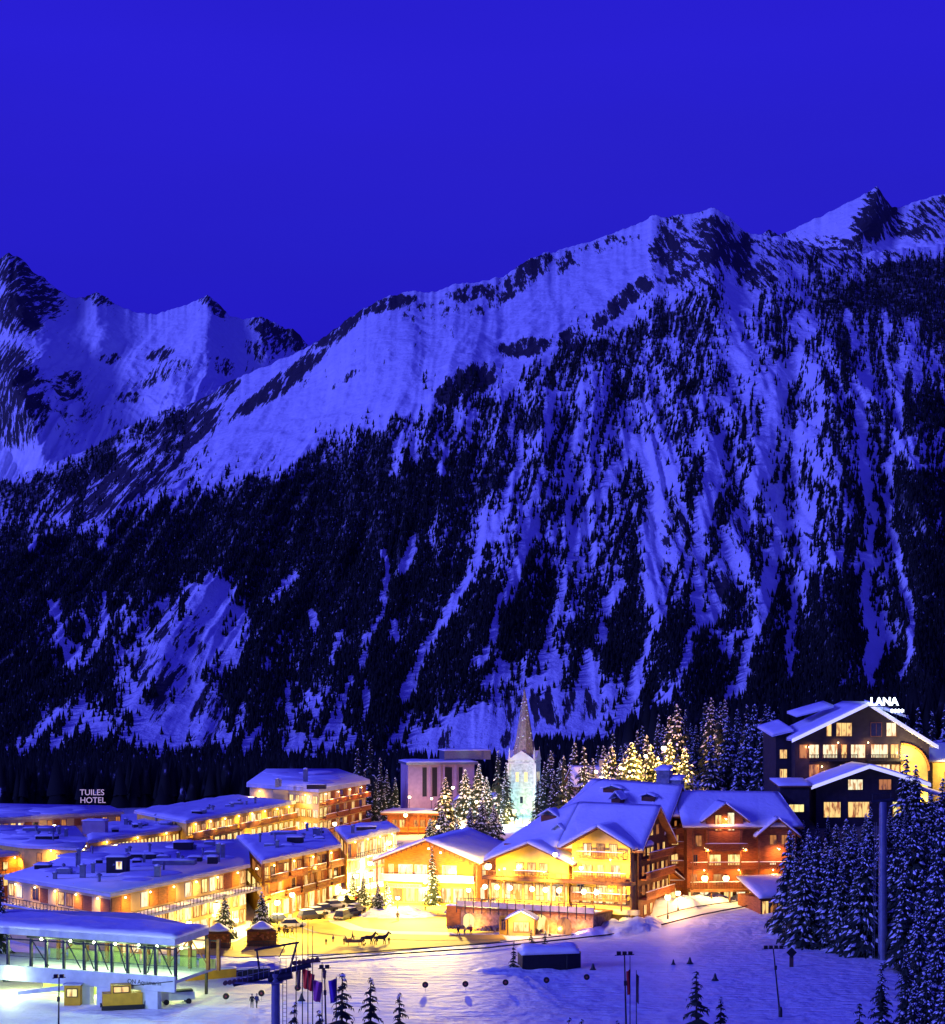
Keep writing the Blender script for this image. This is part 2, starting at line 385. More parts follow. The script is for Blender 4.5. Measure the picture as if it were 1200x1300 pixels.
STREAK = [  # snow gullies: points and half width
 ([(665,555),(655,600),(640,640),(615,690),(600,735),(575,770),(553,800),(540,830),(520,860),(515,890)], 6),
 ([(690,600),(675,645),(660,720),(635,770),(625,815),(605,845)], 6),
 ([(785,590),(765,620),(745,660),(730,700),(715,740),(708,770),(700,810),(692,835)], 6),
 ([(735,550),(722,590),(715,620)], 4), ([(800,560),(825,580),(840,610),(835,650),(830,700),(830,745)], 18),
 ([(790,740),(772,770),(762,815)], 6), ([(855,600),(872,660),(852,720),(838,780),(822,820),(807,860),(800,900)], 6),
 ([(905,560),(900,620),(890,680),(887,740),(885,790),(875,830),(865,860),(850,890)], 7),
 ([(978,500),(972,560),(965,600),(950,640),(930,690),(915,750),(903,780)], 11),
 ([(990,620),(985,700),(975,760),(965,790),(952,820),(945,860),(930,885)], 9),
 ([(1015,540),(1010,600),(1025,660),(1024,710),(1010,760),(1005,810),(1003,860)], 5),
 ([(1098,480),(1097,560),(1100,610),(1110,660),(1105,710),(1098,760),(1105,810),(1108,865)], 7),
 ([(1145,440),(1143,500),(1140,560),(1128,600),(1128,650),(1140,700),(1152,750),(1159,790),(1155,835),(1145,860)], 5),
 ([(932,360),(932,400),(935,450)], 10), ([(1010,450),(985,520),(975,560)], 9), ([(1160,560),(1166,600)], 4), ([(1078,400),(1085,440)], 5),
 ([(490,700),(488,760),(480,790),(465,820),(460,845)], 4), ([(522,690),(515,715),(508,725)], 6), ([(500,790),(497,812)], 4),
 ([(432,805),(428,825),(420,840)], 4), ([(342,762),(358,748),(374,732)], 5), ([(311,775),(308,796)], 4), ([(134,755),(136,790),(118,825),(105,850)], 4),
 ([(65,768),(75,800),(92,850)], 5), ([(105,780),(109,806)], 4), ([(400,780),(398,800)], 5), ([(0,955),(40,935)], 3), ([(25,955),(75,905)], 4), ([(70,950),(105,895)], 9),
 ([(445,860),(436,905),(430,935),(405,985)], 5), ([(365,870),(370,915)], 3), ([(400,890),(402,940),(395,980)], 4), ([(465,870),(460,915)], 4), ([(450,935),(425,985)], 7), ([(375,940),(362,975)], 5),
 ([(330,925),(310,950)], 5), ([(560,560),(565,600)], 3), ([(505,560),(504,600)], 5), ([(528,560),(526,585)], 4), ([(600,520),(596,560)], 3), ([(700,500),(695,545)], 6), ([(740,490),(737,560)], 5), ([(655,530),(650,560)], 4),
 ([(640,850),(620,870)], 10), ([(705,835),(700,880)], 10), ([(745,830),(755,880)], 8), ([(385,975),(480,985)], 6), ([(135,670),(125,690)], 4), ([(45,680),(38,695)], 3), ([(60,665),(70,650)], 3),
 ([(240,600),(180,625),(125,655)], 7), ([(345,590),(300,598)], 8), ([(395,565),(350,590)], 9)]
GROVE = [(672,795,27,42,0,1),(745,790,20,34,0,1),(797,810,24,58,0,1),(860,806,19,44,0,1),(592,785,22,42,15,1),(540,748,26,22,0,1),(575,825,26,30,0,1),(1137,765,13,42,0,1),(1060,800,36,62,0,1),
 (927,768,22,20,0,1),(985,800,14,60,0,.9),(820,620,22,40,0,.75),(805,700,10,24,0,.9),(870,460,14,30,0,.9),(1030,410,0.1,0.1,0,0),(1060,370,40,30,0,1),(1120,370,60,26,0,1.1),(1175,390,40,30,0,1.1),(900,420,14,30,0,.9),(730,560,10,60,0,.9),(690,640,12,24,0,.8),
 (110,590,55,14,-22,1.1),(40,620,50,12,-22,1.1),(165,815,16,12,0,1),(420,590,60,40,0,1.1),(975,545,9,50,5,.9),(610,870,45,26,0,.8),(1075,540,14,34,0,.9),(200,522,14,12,0,1)]
CLEAR = [(940,383,24,16,0,1),(1018,415,14,20,0,1),(850,590,16,30,0,.9),(850,700,22,40,0,.45),(925,660,22,50,0,.35),(265,775,24,38,10,1),(225,840,42,40,25,.95),(230,920,56,40,-10,.85),(180,940,50,18,-20,.5),(92,832,12,18,0,1),
 (600,945,90,34,-12,1),(700,915,60,26,-15,.9),(350,560,50,22,-20,1),(430,500,50,22,-25,1),(290,540,60,14,-35,1),(220,600,30,8,-30,.9),(280,750,14,16,0,1),(640,490,22,16,-20,.8),(815,525,26,20,0,.6)]
def seg_d(px, py, pts):
    d = np.full_like(px, 1e9)
    for (ax, ay), (bx, by) in zip(pts, pts[1:]):
        k = np.clip(((px-ax)*(bx-ax) + (py-ay)*(by-ay)) / ((bx-ax)**2 + (by-ay)**2 + 1e-6), 0, 1)
        d = np.minimum(d, np.hypot(px - ax - (bx-ax)*k, py - ay - (by-ay)*k))
    return d
def wood(px, py):
    px0 = px; px = np.where(px < 0, -px*0.8 + 10, np.where(px > 1200, 2400 - px, px)); gx = np.clip((px - 25) / 50, 0, 22.999); gy = np.clip((py - 312) / 25, 0, 27.999)
    gx = np.clip(gx + 0.25*vnoise(px/30, py/30, 3), 0, 22.999); gy = np.clip(gy + 0.4*vnoise(px/26, py/40, 4), 0, 27.999)
    i = gx.astype(int); j = gy.astype(int); fx = gx - i; fy = gy - j
    d = (DG[j, i]*(1-fx) + DG[j, i+1]*fx)*(1-fy) + (DG[j+1, i]*(1-fx) + DG[j+1, i+1]*fx)*fy
    n = 0.62*fbm(px/13 + 0.15*py/13, py/34, 3, 41) + 0.34*fbm(px/5, py/13, 2, 51)
    p = sm(0.24, 0.74, d + n * np.where(d > 0.93, 0.35, 0.70)) * sm(0.0, 0.18, d)
    p = np.maximum(p, 0.34 * sm(0.10, 0.3, d) * sm(-0.3, 0.5, vnoise(px/7, py/9, 77)))
    k_ = np.interp(px, [0, 600, 900, 1050, 1200], [.50, .42, .30, .05, -.03]); s_ = px + k_*(py - 600) + 5*vnoise(px/30, py/30, 15)
    ch = sm(0.36, 0.62, fbm(s_/10.0, py/105, 2, 91, True)); ch2 = sm(0.42, 0.8, fbm(s_/4.6, py/38, 2, 95, True))
    zz_ = np.interp(d, [.55, .75, .92], [1, .5, .06])
    p = p * (1 - 0.95*ch*zz_) * (1 - 0.75*ch2*zz_)
    p = np.maximum(p, blobs(px, py, GROVE) * (0.72 + 0.5*n) * sm(-0.45, 0.0, n+0.35))
    wv = 4*vnoise(px/14, py/9, 61); 
    for x in CLEAR: p = p * (1 - np.clip(1.6*blobs(px + wv, py, [x]) , 0, 1) * x[5] * (0.82 + 0.3*vnoise(px/5, py/7, 8)))
    px = px0; wob = 4.5 * vnoise(px/22, py/18, 71)
    for pts, hw in STREAK:
        d_ = seg_d(px + wob, py, pts); p = p * sm(hw*0.30, hw*1.25 + 2.0, d_ + 3.2*vnoise(px/5, py/9, 81) + 1.5*vnoise(px/2.2, py/3, 82))
    return np.clip(p, 0, 1)

def mtn_mat():
    m = bpy.data.materials.new('mountain_snow_rock'); m.use_nodes = True; t = m.node_tree; b = t.nodes['Principled BSDF']; l = t.links.new
    b.inputs['Roughness'].default_value = 0.75; b.inputs['Specular IOR Level'].default_value = 0.15
    def N(k, **kw):
        n = t.nodes.new(k)
        for a, v in kw.items(): setattr(n, a, v)
        return n
    tc = N('ShaderNodeTexCoord')
    mp = N('ShaderNodeMapping'); mp.inputs['Rotation'].default_value = (0, R(34), 0); mp.inputs['Scale'].default_value = (0.060, 0.004, 0.011)
    n1 = N('ShaderNodeTexNoise'); n1.inputs['Scale'].default_value = 1; n1.inputs['Detail'].default_value = 7; n1.inputs['Roughness'].default_value = 0.74
    l(tc.outputs['Object'], mp.inputs[0]); l(mp.outputs[0], n1.inputs['Vector'])
    n2 = N('ShaderNodeTexNoise'); n2.inputs['Scale'].default_value = 0.0035; n2.inputs['Detail'].default_value = 4
    l(tc.outputs['Object'], n2.inputs['Vector'])
    ar = N('ShaderNodeAttribute', attribute_name='rock'); aw = N('ShaderNodeAttribute', attribute_name='wood')
    a1 = N('ShaderNodeMath', operation='MULTIPLY_ADD'); a1.inputs[1].default_value = 0.235; l(ar.outputs['Fac'], a1.inputs[0])
    a0 = N('ShaderNodeMath', operation='MULTIPLY_ADD'); l(n2.outputs[0], a0.inputs[0]); a0.inputs[1].default_value = 0.30; a0.inputs[2].default_value = -0.15
    l(n1.outputs[0], a1.inputs[2])
    a2 = N('ShaderNodeMath', operation='ADD'); l(a1.outputs[0], a2.inputs[0]); l(a0.outputs[0], a2.inputs[1])
    rr = N('ShaderNodeMapRange'); rr.inputs[1].default_value = 0.685; rr.inputs[2].default_value = 0.715; l(a2.outputs[0], rr.inputs[0])
    c1 = N('ShaderNodeMix', data_type='RGBA'); c1.inputs[6].default_value = (0.80, 0.82, 0.86, 1); c1.inputs[7].default_value = (0.045, 0.04, 0.045, 1)
    l(rr.outputs[0], c1.inputs[0])
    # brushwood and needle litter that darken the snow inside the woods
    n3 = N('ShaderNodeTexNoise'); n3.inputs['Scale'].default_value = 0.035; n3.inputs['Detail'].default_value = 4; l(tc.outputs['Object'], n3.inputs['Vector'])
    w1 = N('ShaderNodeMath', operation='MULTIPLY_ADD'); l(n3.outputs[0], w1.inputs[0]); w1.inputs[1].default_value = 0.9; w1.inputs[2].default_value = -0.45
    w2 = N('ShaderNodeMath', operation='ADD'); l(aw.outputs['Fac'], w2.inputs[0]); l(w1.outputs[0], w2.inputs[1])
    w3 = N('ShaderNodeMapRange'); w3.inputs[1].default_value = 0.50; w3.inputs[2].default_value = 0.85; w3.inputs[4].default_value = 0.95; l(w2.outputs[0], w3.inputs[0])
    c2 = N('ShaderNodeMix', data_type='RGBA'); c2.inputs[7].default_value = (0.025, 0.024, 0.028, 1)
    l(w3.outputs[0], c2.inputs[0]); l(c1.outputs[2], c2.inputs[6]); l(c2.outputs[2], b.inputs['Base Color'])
    bp = N('ShaderNodeBump'); bp.inputs['Distance'].default_value = 16; bp.inputs['Strength'].default_value = 0.8
    n4 = N('ShaderNodeTexNoise'); n4.inputs['Scale'].default_value = 0.02; n4.inputs['Detail'].default_value = 8; n4.inputs['Roughness'].default_value = 0.62; l(tc.outputs['Object'], n4.inputs['Vector'])
    l(n4.outputs[0], bp.inputs['Height']); l(bp.outputs[0], b.inputs['Normal'])
    return m
MM = mtn_mat()
def proj(V): return CX + V[..., 0] / V[..., 1] * F, HY - (V[..., 2] - EYE) / V[..., 1] * F
ROCK_MAIN = [(430,418,60,12,-38,.9),(365,480,75,13,-38,1.0),(330,505,50,10,-38,1),(500,385,36,12,-10,.9),(540,395,50,14,-10,.5),(600,372,40,12,-8,.85),(670,345,44,16,-30,1),(640,375,50,12,-30,.6),(710,335,40,14,-15,.7),(770,310,40,10,-15,.55),
 (850,310,26,40,25,.95),(905,300,34,34,-20,.95),(885,340,50,34,-10,.65),(940,320,26,30,0,1),(960,345,40,26,0,.75),(800,375,46,14,-35,.95),(770,400,40,12,-30,.9),(725,430,22,18,0,.8),(665,440,36,14,-8,1.1),(600,480,36,20,-15,1.1),(575,500,30,18,0,1),(440,480,30,6,-35,.8),
 (1010,320,50,22,0,.75),(1100,330,70,20,0,.6),(230,545,60,30,-30,.9),(130,600,90,22,-25,1.0),(160,620,110,26,-25,1.0),(270,500,50,14,-30,.9),(230,760,10,20,20,.5),(205,790,16,40,30,.7),(240,810,20,50,30,.75),(210,860,60,40,30,.6),(240,900,60,50,20,.55),
 (870,700,120,120,0,.38),(700,900,80,30,0,.5),(600,940,60,20,0,.45)]
pf = [(-200,958),(400,962),(520,975),(700,960),(1400,950)]
V1, Q1, g1 = mountain('mountain_slope', MAIN, 2000, 4900, pf, -850, 1850, 1500, 520, 58, [(908,263,870,400,60,60,120),(832,273,770,380,50,60,90),(690,321,620,430,60,80,90),(600,357,560,440,60,70,70),(500,375,400,480,60,60,90),(965,300,985,420,40,60,70),(850,450,880,880,60,80,120),(700,480,600,860,60,70,110),(1060,330,1060,880,50,60,120),(1150,330,1180,880,40,60,90),(960,420,960,880,50,40,80)], 5, power=1.04, shear=-0.10)
px, py = proj(V1)
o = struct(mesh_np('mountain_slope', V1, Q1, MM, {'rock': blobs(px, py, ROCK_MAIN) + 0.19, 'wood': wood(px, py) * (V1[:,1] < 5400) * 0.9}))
V2, Q2, g2 = mountain('mountain_peak', RPEAK, 5300, 6400, [(860,480),(1420,470)], 860, 1850, 640, 220, 55, [(1114,236,1066,330,55,34,300),(1060,268,1010,320,50,60,60),(1165,256,1130,330,40,60,120),(976,291,970,330,20,20,60)], 23, power=0.9, edge=1.6)
px, py = proj(V2)
struct(mesh_np('mountain_peak', V2, Q2, MM, {'rock': blobs(px, py, [(1118,262,24,36,30,1.15),(1105,285,26,24,30,.95),(1150,285,40,20,0,.75),(1185,262,40,16,-20,.85),(1180,290,60,20,0,.6),(980,300,22,16,0,.9),(1050,310,60,14,0,.55),(1010,300,16,8,0,.3)]) + 0.16, 'wood': px*0}))
V3, Q3, g3 = mountain('far_mountain', FAR, 6600, 9200, [(-220,760),(700,700)], -900, 620, 960, 360, 85, [(11,321,60,470,50,60,420),(122,371,150,450,40,40,160),(264,374,262,480,60,60,330),(330,402,345,470,40,30,260),(0,440,70,600,40,60,420),(200,420,240,560,60,60,300),(100,400,60,520,60,60,200)], 37, power=0.95, edge=2.0)
px, py = proj(V3)
struct(mesh_np('far_mountain', V3, Q3, MM, {'rock': blobs(px, py, [(25,345,40,34,30,.95),(50,375,40,26,40,.85),(20,400,40,30,30,.9),(10,470,50,40,20,.95),(25,530,40,50,0,.9),(90,490,30,24,20,.6),(122,378,24,10,20,.75),(272,388,26,10,45,.95),(262,380,10,8,0,.8),(345,425,34,22,40,.95),(370,430,26,16,40,1),(330,445,24,14,30,.7),(205,450,22,10,-15,.8),(190,480,30,12,-15,.6),(165,505,20,8,0,.6),(140,455,16,8,0,.55),(280,465,24,12,20,.55),(215,470,40,20,0,.5),(120,540,60,30,10,.42)]) + 0.2, 'wood': px*0}))

# ================================================================= the ground of the village, valley and hill under the camera
def ground_mat():
    m = bpy.data.materials.new('ground_snow'); m.use_nodes = True; t = m.node_tree; b = t.nodes['Principled BSDF']; l = t.links.new
    b.inputs['Roughness'].default_value = 0.6; b.inputs['Specular IOR Level'].default_value = 0.25
    tc = t.nodes.new('ShaderNodeTexCoord')
    n = t.nodes.new('ShaderNodeTexNoise'); n.inputs['Scale'].default_value = 0.08; n.inputs['Detail'].default_value = 6; l(tc.outputs['Object'], n.inputs['Vector'])
    r = t.nodes.new('ShaderNodeValToRGB'); ramp(r, [(0.3, (0.70, 0.72, 0.77)), (0.6, (0.82, 0.84, 0.88))]); l(n.outputs[0], r.inputs[0])
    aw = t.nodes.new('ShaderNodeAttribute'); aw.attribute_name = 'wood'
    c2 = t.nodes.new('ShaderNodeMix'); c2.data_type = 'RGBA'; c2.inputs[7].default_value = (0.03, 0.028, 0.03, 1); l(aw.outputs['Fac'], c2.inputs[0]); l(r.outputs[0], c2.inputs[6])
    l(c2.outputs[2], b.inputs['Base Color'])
    mp = t.nodes.new('ShaderNodeMapping'); mp.inputs['Rotation'].default_value = (0, 0, R(12)); mp.inputs['Scale'].default_value = (0.16, 1.1, 1); l(tc.outputs['Object'], mp.inputs[0])
    n2 = t.nodes.new('ShaderNodeTexNoise'); n2.inputs['Scale'].default_value = 1; n2.inputs['Detail'].default_value = 6; l(mp.outputs[0], n2.inputs['Vector'])
    n3 = t.nodes.new('ShaderNodeTexNoise'); n3.inputs['Scale'].default_value = 0.5; n3.inputs['Detail'].default_value = 8; l(tc.outputs['Object'], n3.inputs['Vector'])
    ad = t.nodes.new('ShaderNodeMath'); l(n2.outputs[0], ad.inputs[0]); l(n3.outputs[0], ad.inputs[1])
    bp = t.nodes.new('ShaderNodeBump'); bp.inputs['Distance'].default_value = 0.55; bp.inputs['Strength'].default_value = 1; l(ad.outputs[0], bp.inputs['Height']); l(bp.outputs[0], b.inputs['Normal'])
    return m
GM = ground_mat()
ysamp = np.concatenate([np.linspace(-60, 150, 40), np.linspace(152, 420, 270), np.geomspace(423, 2150, 120)])
xs = np.concatenate([-np.geomspace(1500, 92, 70), np.linspace(-90, 90, 300), np.geomspace(92, 1500, 70)])
GX, GY = np.meshgrid(xs, ysamp); GZ = gz(GX, GY)
near = sm(160, 200, GY) * (1 - sm(500, 600, GY))
GZ = GZ + (0.10 * fbm(GX/9, GY/9, 3, 2) + 0.14*fbm(GX/3.0, GY/3.0, 3, 19)*sm(258, 240, GY)) * near + 0.6*fbm(GX/40, GY/60, 3, 12) * (1 - near) * sm(500, 700, GY) * 8
def bank(x, y, rx, ry, h, seed, ang=0):     # ploughed snow banks
    global GZ
    c, s = math.cos(R(ang)), math.sin(R(ang)); dx, dy = GX - x, GY - y
    q = np.clip(1 - ((dx*c+dy*s)/rx)**2 - ((-dx*s+dy*c)/ry)**2, 0, 1)
    GZ = GZ + h * q ** 0.6 * (0.65 + 0.6*fbm(GX/1.6, GY/1.6, 3, seed)) * (q > 0)
bk = at(765,1187); bank(bk.x, bk.y, 6, 2.6, 1.5, 90, 14)
bk = at(800,1179); bank(bk.x, bk.y, 6, 3.6, 2.6, 97, 20)
bk = at(850,1172); bank(bk.x, bk.y, 8, 3.2, 2.6, 91, 14)
bk = at(905,1164); bank(bk.x, bk.y, 7, 3.0, 2.2, 98, 8)
bk = at(965,1160); bank(bk.x, bk.y, 7, 2.6, 1.6, 99, 4)
bk = at(655,1232); bank(bk.x, bk.y, 6, 2.6, 0.8, 92)
bk = at(1035,1190); bank(bk.x, bk.y, 8, 2.4, 1.3, 93, -5)
bk = at(1090,1208); bank(bk.x, bk.y, 6, 2.2, 1.0, 94, -5)
bk = at(505,1163); bank(bk.x, bk.y, 7, 3.6, 2.0, 95)
bk = at(310,1230); bank(bk.x, bk.y, 6, 2.5, 1.2, 96, 20)
gp, gq = proj(np.stack([GX, np.maximum(GY, 1), GZ], -1))
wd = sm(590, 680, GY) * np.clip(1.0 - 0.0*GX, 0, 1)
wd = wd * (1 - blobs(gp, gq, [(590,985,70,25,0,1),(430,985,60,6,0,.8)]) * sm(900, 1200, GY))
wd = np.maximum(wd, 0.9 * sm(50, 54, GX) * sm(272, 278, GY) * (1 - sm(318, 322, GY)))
idx = np.arange(GX.size).reshape(GX.shape)
Qg = np.stack([idx[:-1,:-1], idx[:-1,1:], idx[1:,1:], idx[1:,:-1]], -1).reshape(-1, 4)
struct(mesh_np('ground', np.stack([GX, GY, GZ], -1).reshape(-1, 3), Qg, GM, {'wood': wd}))

# ================================================================= woods too many to count
FOREST = bpy.data.materials.new('forest_needles'); FOREST.use_nodes = True
t_ = FOREST.node_tree; b_ = t_.nodes['Principled BSDF']; b_.inputs['Roughness'].default_value = 0.9; b_.inputs['Specular IOR Level'].default_value = 0.1
n_ = t_.nodes.new('ShaderNodeTexNoise'); n_.inputs['Scale'].default_value = 0.16; n_.inputs['Detail'].default_value = 3
tc_ = t_.nodes.new('ShaderNodeTexCoord'); t_.links.new(tc_.outputs['Object'], n_.inputs['Vector'])
r_ = t_.nodes.new('ShaderNodeValToRGB'); ramp(r_, [(0.0, (0.012, 0.015, 0.012)), (0.62, (0.018, 0.021, 0.017)), (0.69, (0.05, 0.055, 0.06)), (0.74, (0.55, 0.58, 0.62))])
t_.links.new(n_.outputs[0], r_.inputs[0]); t_.links.new(r_.outputs[0], b_.inputs['Base Color'])
rng = np.random.default_rng(3)
def cones(name, pos, h, rad, label):        # two uneven tiers to each tree
    n = len(pos); k = 5
    a0 = rng.uniform(0, 6.28, n); V = []; Fc = []
    tiers = [(0.05, 0.62, 1.0), (0.34, 1.0, 0.66)]
    base = 0
    for (z0, z1, rr) in tiers:
        ang = a0[:, None] + np.arange(k)[None, :] * 2*np.pi/k + rng.uniform(-.3, .3, (n, k))
        r = rad[:, None] * rr * rng.uniform(0.6, 1.25, (n, k))
        zz = h[:, None] * (z0 + rng.uniform(-0.05, 0.05, (n, k)))
        ring = np.stack([pos[:, None, 0] + r*np.cos(ang), pos[:, None, 1] + r*np.sin(ang), pos[:, None, 2] + zz], -1)
        apex = np.stack([pos[:, 0] + rng.uniform(-.05,.05,n)*rad, pos[:, 1], pos[:, 2] + h*z1], -1)[:, None, :]
        V.append(np.concatenate([ring, apex], 1).reshape(-1, 3))
        o = base + np.arange(n)[:, None] * (k+1)
        f = np.stack([np.stack([o[:, 0]+i, o[:, 0]+(i+1) % k, o[:, 0]+k], -1) for i in range(k)], 1).reshape(-1, 3)
        Fc.append(f); base += n*(k+1)
    ob = mesh_np(name, np.concatenate(V), np.concatenate(Fc), FOREST, smooth=False, k=3)
    ob['kind'] = 'stuff'; ob['label'] = label; return ob
# great slope
U_, T_, X_, Y_, Z_ = g1
pyg = HY - (Z_ - EYE) / Y_ * F
ncol = U_.shape[1]
NC = 300000
sx = rng.uniform(-350, 1500, NC); sy = rng.uniform(300, 1000, NC)
keep = rng.random(NC) < wood(sx, sy) ** 1.5 * 0.9
sx, sy = sx[keep], sy[keep]
ci = np.clip(((sx - U_[0, 0]) / (U_[0, 1] - U_[0, 0])).astype(int), 0, ncol-1)
order = np.argsort(ci); pts = []
for c in np.unique(ci):
    s_ = sy[ci == c]; x_ = sx[ci == c]
    cum = np.minimum.accumulate(pyg[:, c])         # what is seen from below
    tt = np.interp(-s_, -cum, np.arange(len(cum)))
    ok = (s_ < cum[0]) & (s_ > cum[-1] + 1); tt = tt[ok]; x_ = x_[ok]
    j = np.clip(tt.astype(int), 0, len(cum)-2); f_ = tt - j
    yy = Y_[j, c]*(1-f_) + Y_[j+1, c]*f_; zz = Z_[j, c]*(1-f_) + Z_[j+1, c]*f_
    pts.append(np.stack([(x_ - CX)/F*yy, yy, zz - 1.0], -1))
pts = np.concatenate(pts)
hh = 6 + 11*rng.random(len(pts))**1.5 * np.interp(pts[:, 1], [2000, 4800], [0.85, 0.95])
cones('mountain_forest', pts, hh, hh*rng.uniform(0.17, 0.26, len(pts)), 'dark conifer forest scattered over the great snowy slope')
NV = 26000
vx = rng.uniform(-1, 1, NV); vy = 600 * (2050/600) ** rng.random(NV); vx = vx * vy * 0.36
vpx, vpy = proj(np.stack([vx, vy, gz(vx, vy)], -1))
cl = blobs(vpx, vpy, [(600,990,75,40,0,1.2),(440,990,70,9,0,1)]) * sm(800, 1000, vy)
ok = (rng.random(NV) < 0.95 - cl) & ~((vy < 640) & (vx < -20))
vx, vy = vx[ok], vy[ok]; vz = gz(vx, vy) - 1.5
hh = rng.uniform(12, 24, len(vx)); hh = np.where(vx > -60, hh * 1.0, hh)
cones('valley_forest', np.stack([vx, vy, vz], -1), hh, hh*rng.uniform(0.17, 0.26, len(vx)), 'dark conifer wood filling the valley behind the village')

# ================================================================= firs
def fir_mesh(seed, H=12.0, Rr=2.6, whorls=17, per=9, snow=0.75, droop=0.45, base=0.06):
    rnd = random.Random(seed); tr = MB(); cr = MB(); sn = MB()
    tr.tube((0,0,-0.6), (0,0,H*0.94), 0.022*H, 0.004*H, 7)
    for k in range(whorls):
        t = base + (0.965 - base) * (k / (whorls-1)) ** 0.92
        z = t*H; rad = Rr * (1-t)**0.82 * (0.9 + 0.2*rnd.random()) + 0.12
        n = max(5, int(per * (1 - 0.45*t))); a0 = rnd.random()*6.28
        for i in range(n):
            a = a0 + 6.283*i/n + rnd.uniform(-.25, .25); r = rad * rnd.choice((1.0, 1.0, .82, 1.12, .65)) ; zz = z + rnd.uniform(-.35, .35)*H/whorls
            ca, sa = math.cos(a), math.sin(a); dr = droop * r * rnd.uniform(.7, 1.25); wd = 0.17*r + 0.10
            def pt(s, side, dz=0):      # along the bough, across it
                s = max(0.0, s)
                x = r*s; zc = zz - dr*(s**1.5) + 0.16*r*max(0, s-0.75) - abs(side)*wd*0.55 + dz
                y = side*wd*(0.35 + 1.0*math.sin(math.pi*min(1, s*0.9+.08)))
                return (x*ca - y*sa, x*sa + y*ca, zc)
            vs = []; ss = (0.0, 0.38, 0.72, 1.0)
            for s in ss:
                for sd in (-1, 0, 1): vs.append(pt(s + (rnd.uniform(-.06, .06) if s > 0 else 0) - 0.07*abs(sd), sd if s < 1 else sd*.25))
            fs = []
            for j in range(3):
                for q in (0, 1): fs.append((j*3+q, j*3+q+1, (j+1)*3+q+1, (j+1)*3+q))
            cr.add(vs, fs)
            for j in range(5):              # hanging twigs that ragged the edge
                s = 0.3 + 0.16*j + rnd.uniform(-.05, .05); sd = rnd.choice((-1, 1))
                p0 = pt(s-.09, sd*.7); p1 = pt(s+.09, sd*.7); q = pt(s + .12, sd*1.5, -0.10*r - 0.05); cr.add([p0, p1, q], [(0, 1, 2)])
            if rnd.random() < snow:         # cushions of snow lying on the bough
                for c in range(2):
                    s0 = rnd.uniform(.25, .6); s1 = min(1.04, s0 + rnd.uniform(.2, .5)); w_ = rnd.uniform(.2, .45); th = 0.04 + 0.06*r*rnd.random() + .03
                    o = (c*2-1)*rnd.uniform(.15, .6)
                    v = [pt(s0, o, .02), pt((s0+s1)/2, o - w_, .03), pt(s1, o, .02), pt((s0+s1)/2, o + w_, .03), pt((s0+s1)/2 + .02, o, th + .05), pt((s0+s1)/2, o, -.03)]
                    sn.add(v, [(0,1,4), (1,2,4), (2,3,4), (3,0,4), (1,0,5), (2,1,5), (3,2,5), (0,3,5)])
    sn.ball((0,0,H*.965), 0.05*Rr, 5, 3, 1.8)
    return tr, cr, sn
FIRS = {}
def fir(kind, label, loc, scale=1.0, rz=None, group=None, cat='fir tree', name='fir_tree', H=None):
    spec = {'snowy': dict(H=12, Rr=2.9, whorls=19, per=12, snow=.9), 'snowy2': dict(H=12, Rr=2.5, whorls=21, per=11, snow=.8), 'slim': dict(H=12, Rr=1.9, whorls=20, per=8, snow=.5),
            'slim2': dict(H=12, Rr=2.2, whorls=19, per=9, snow=.6), 'young': dict(H=6, Rr=1.35, whorls=12, per=8, snow=.14, base=.03), 'sparse': dict(H=6, Rr=1.5, whorls=10, per=7, snow=.22, base=.03),
            'iced': dict(H=8, Rr=2.7, whorls=16, per=13, snow=1.0, base=.02)}[kind]
    if kind not in FIRS:
        tr, cr, sn = fir_mesh(hash(kind) % 97 if False else sum(map(ord, kind)), **spec)
        r = bpy.data.objects.new(name, None); C.objects.link(r); FIRS[kind] = r
        tr.build('trunk', BARK, r); cr.build('crown', NEEDLE, r); sn.build('snow', SNOWT, r)
        o = r
    else: o = dup(FIRS[kind])
    s = scale if H is None else H / spec['H']
    o.location = loc; o.rotation_euler = (R(random.uniform(-1.5, 1.5)), R(random.uniform(-1.5, 1.5)), random.uniform(0, 6.28) if rz is None else rz)
    j = random.uniform(.93, 1.07); o.scale = (s*j, s*j, s); o['label'] = label; o['category'] = cat; o['kind'] = 'thing'
    if group: o['group'] = group
    elif 'group' in o: del o['group']
    return o

# ================================================================= lamps
def globe(px, py, d, r=0.3, power=900, label=None, pole=True, col=(1.0, 0.66, 0.18), m=None, group=None, name='street_lamp', lightonly=False, off=0.6):
    p = P(px, py, d)
    base = Vector((p.x, p.y, gzf(p.x, p.y)))
    t = thing(name, label, 'lamp', base, 0, group)
    h = p.z - base.z
    if pole: MB().tube((0,0,-.2), (0,0,h-r*.8), .09, .06, 6).lathe((0,0,0), [(.16,0),(.16,.5),(.1,.7)], 8).build('pole', DARKM, t)
    else: MB().box(-.08,.08,0,.35,h-.1,h+.1).build('bracket', DARKM, t)
    g = MB().ball((0,0,h), r, 12, 8).build('globe', m or GLOBE, t, True)
    g.visible_shadow = True
    MB().lathe((0,0,h+r*.75), [(r*.7,0),(r*.5,r*.3),(.03,r*.5)], 10).build('cap', DARKM, t)
    if power: (spot((0, r+.15, h), (0, .75, -.66), power*1.1, col, 168, .3, t) if pole else spot((0, -(r+.35), h), (0, .5, -.86), power, col, 170, .3, t))
    return t

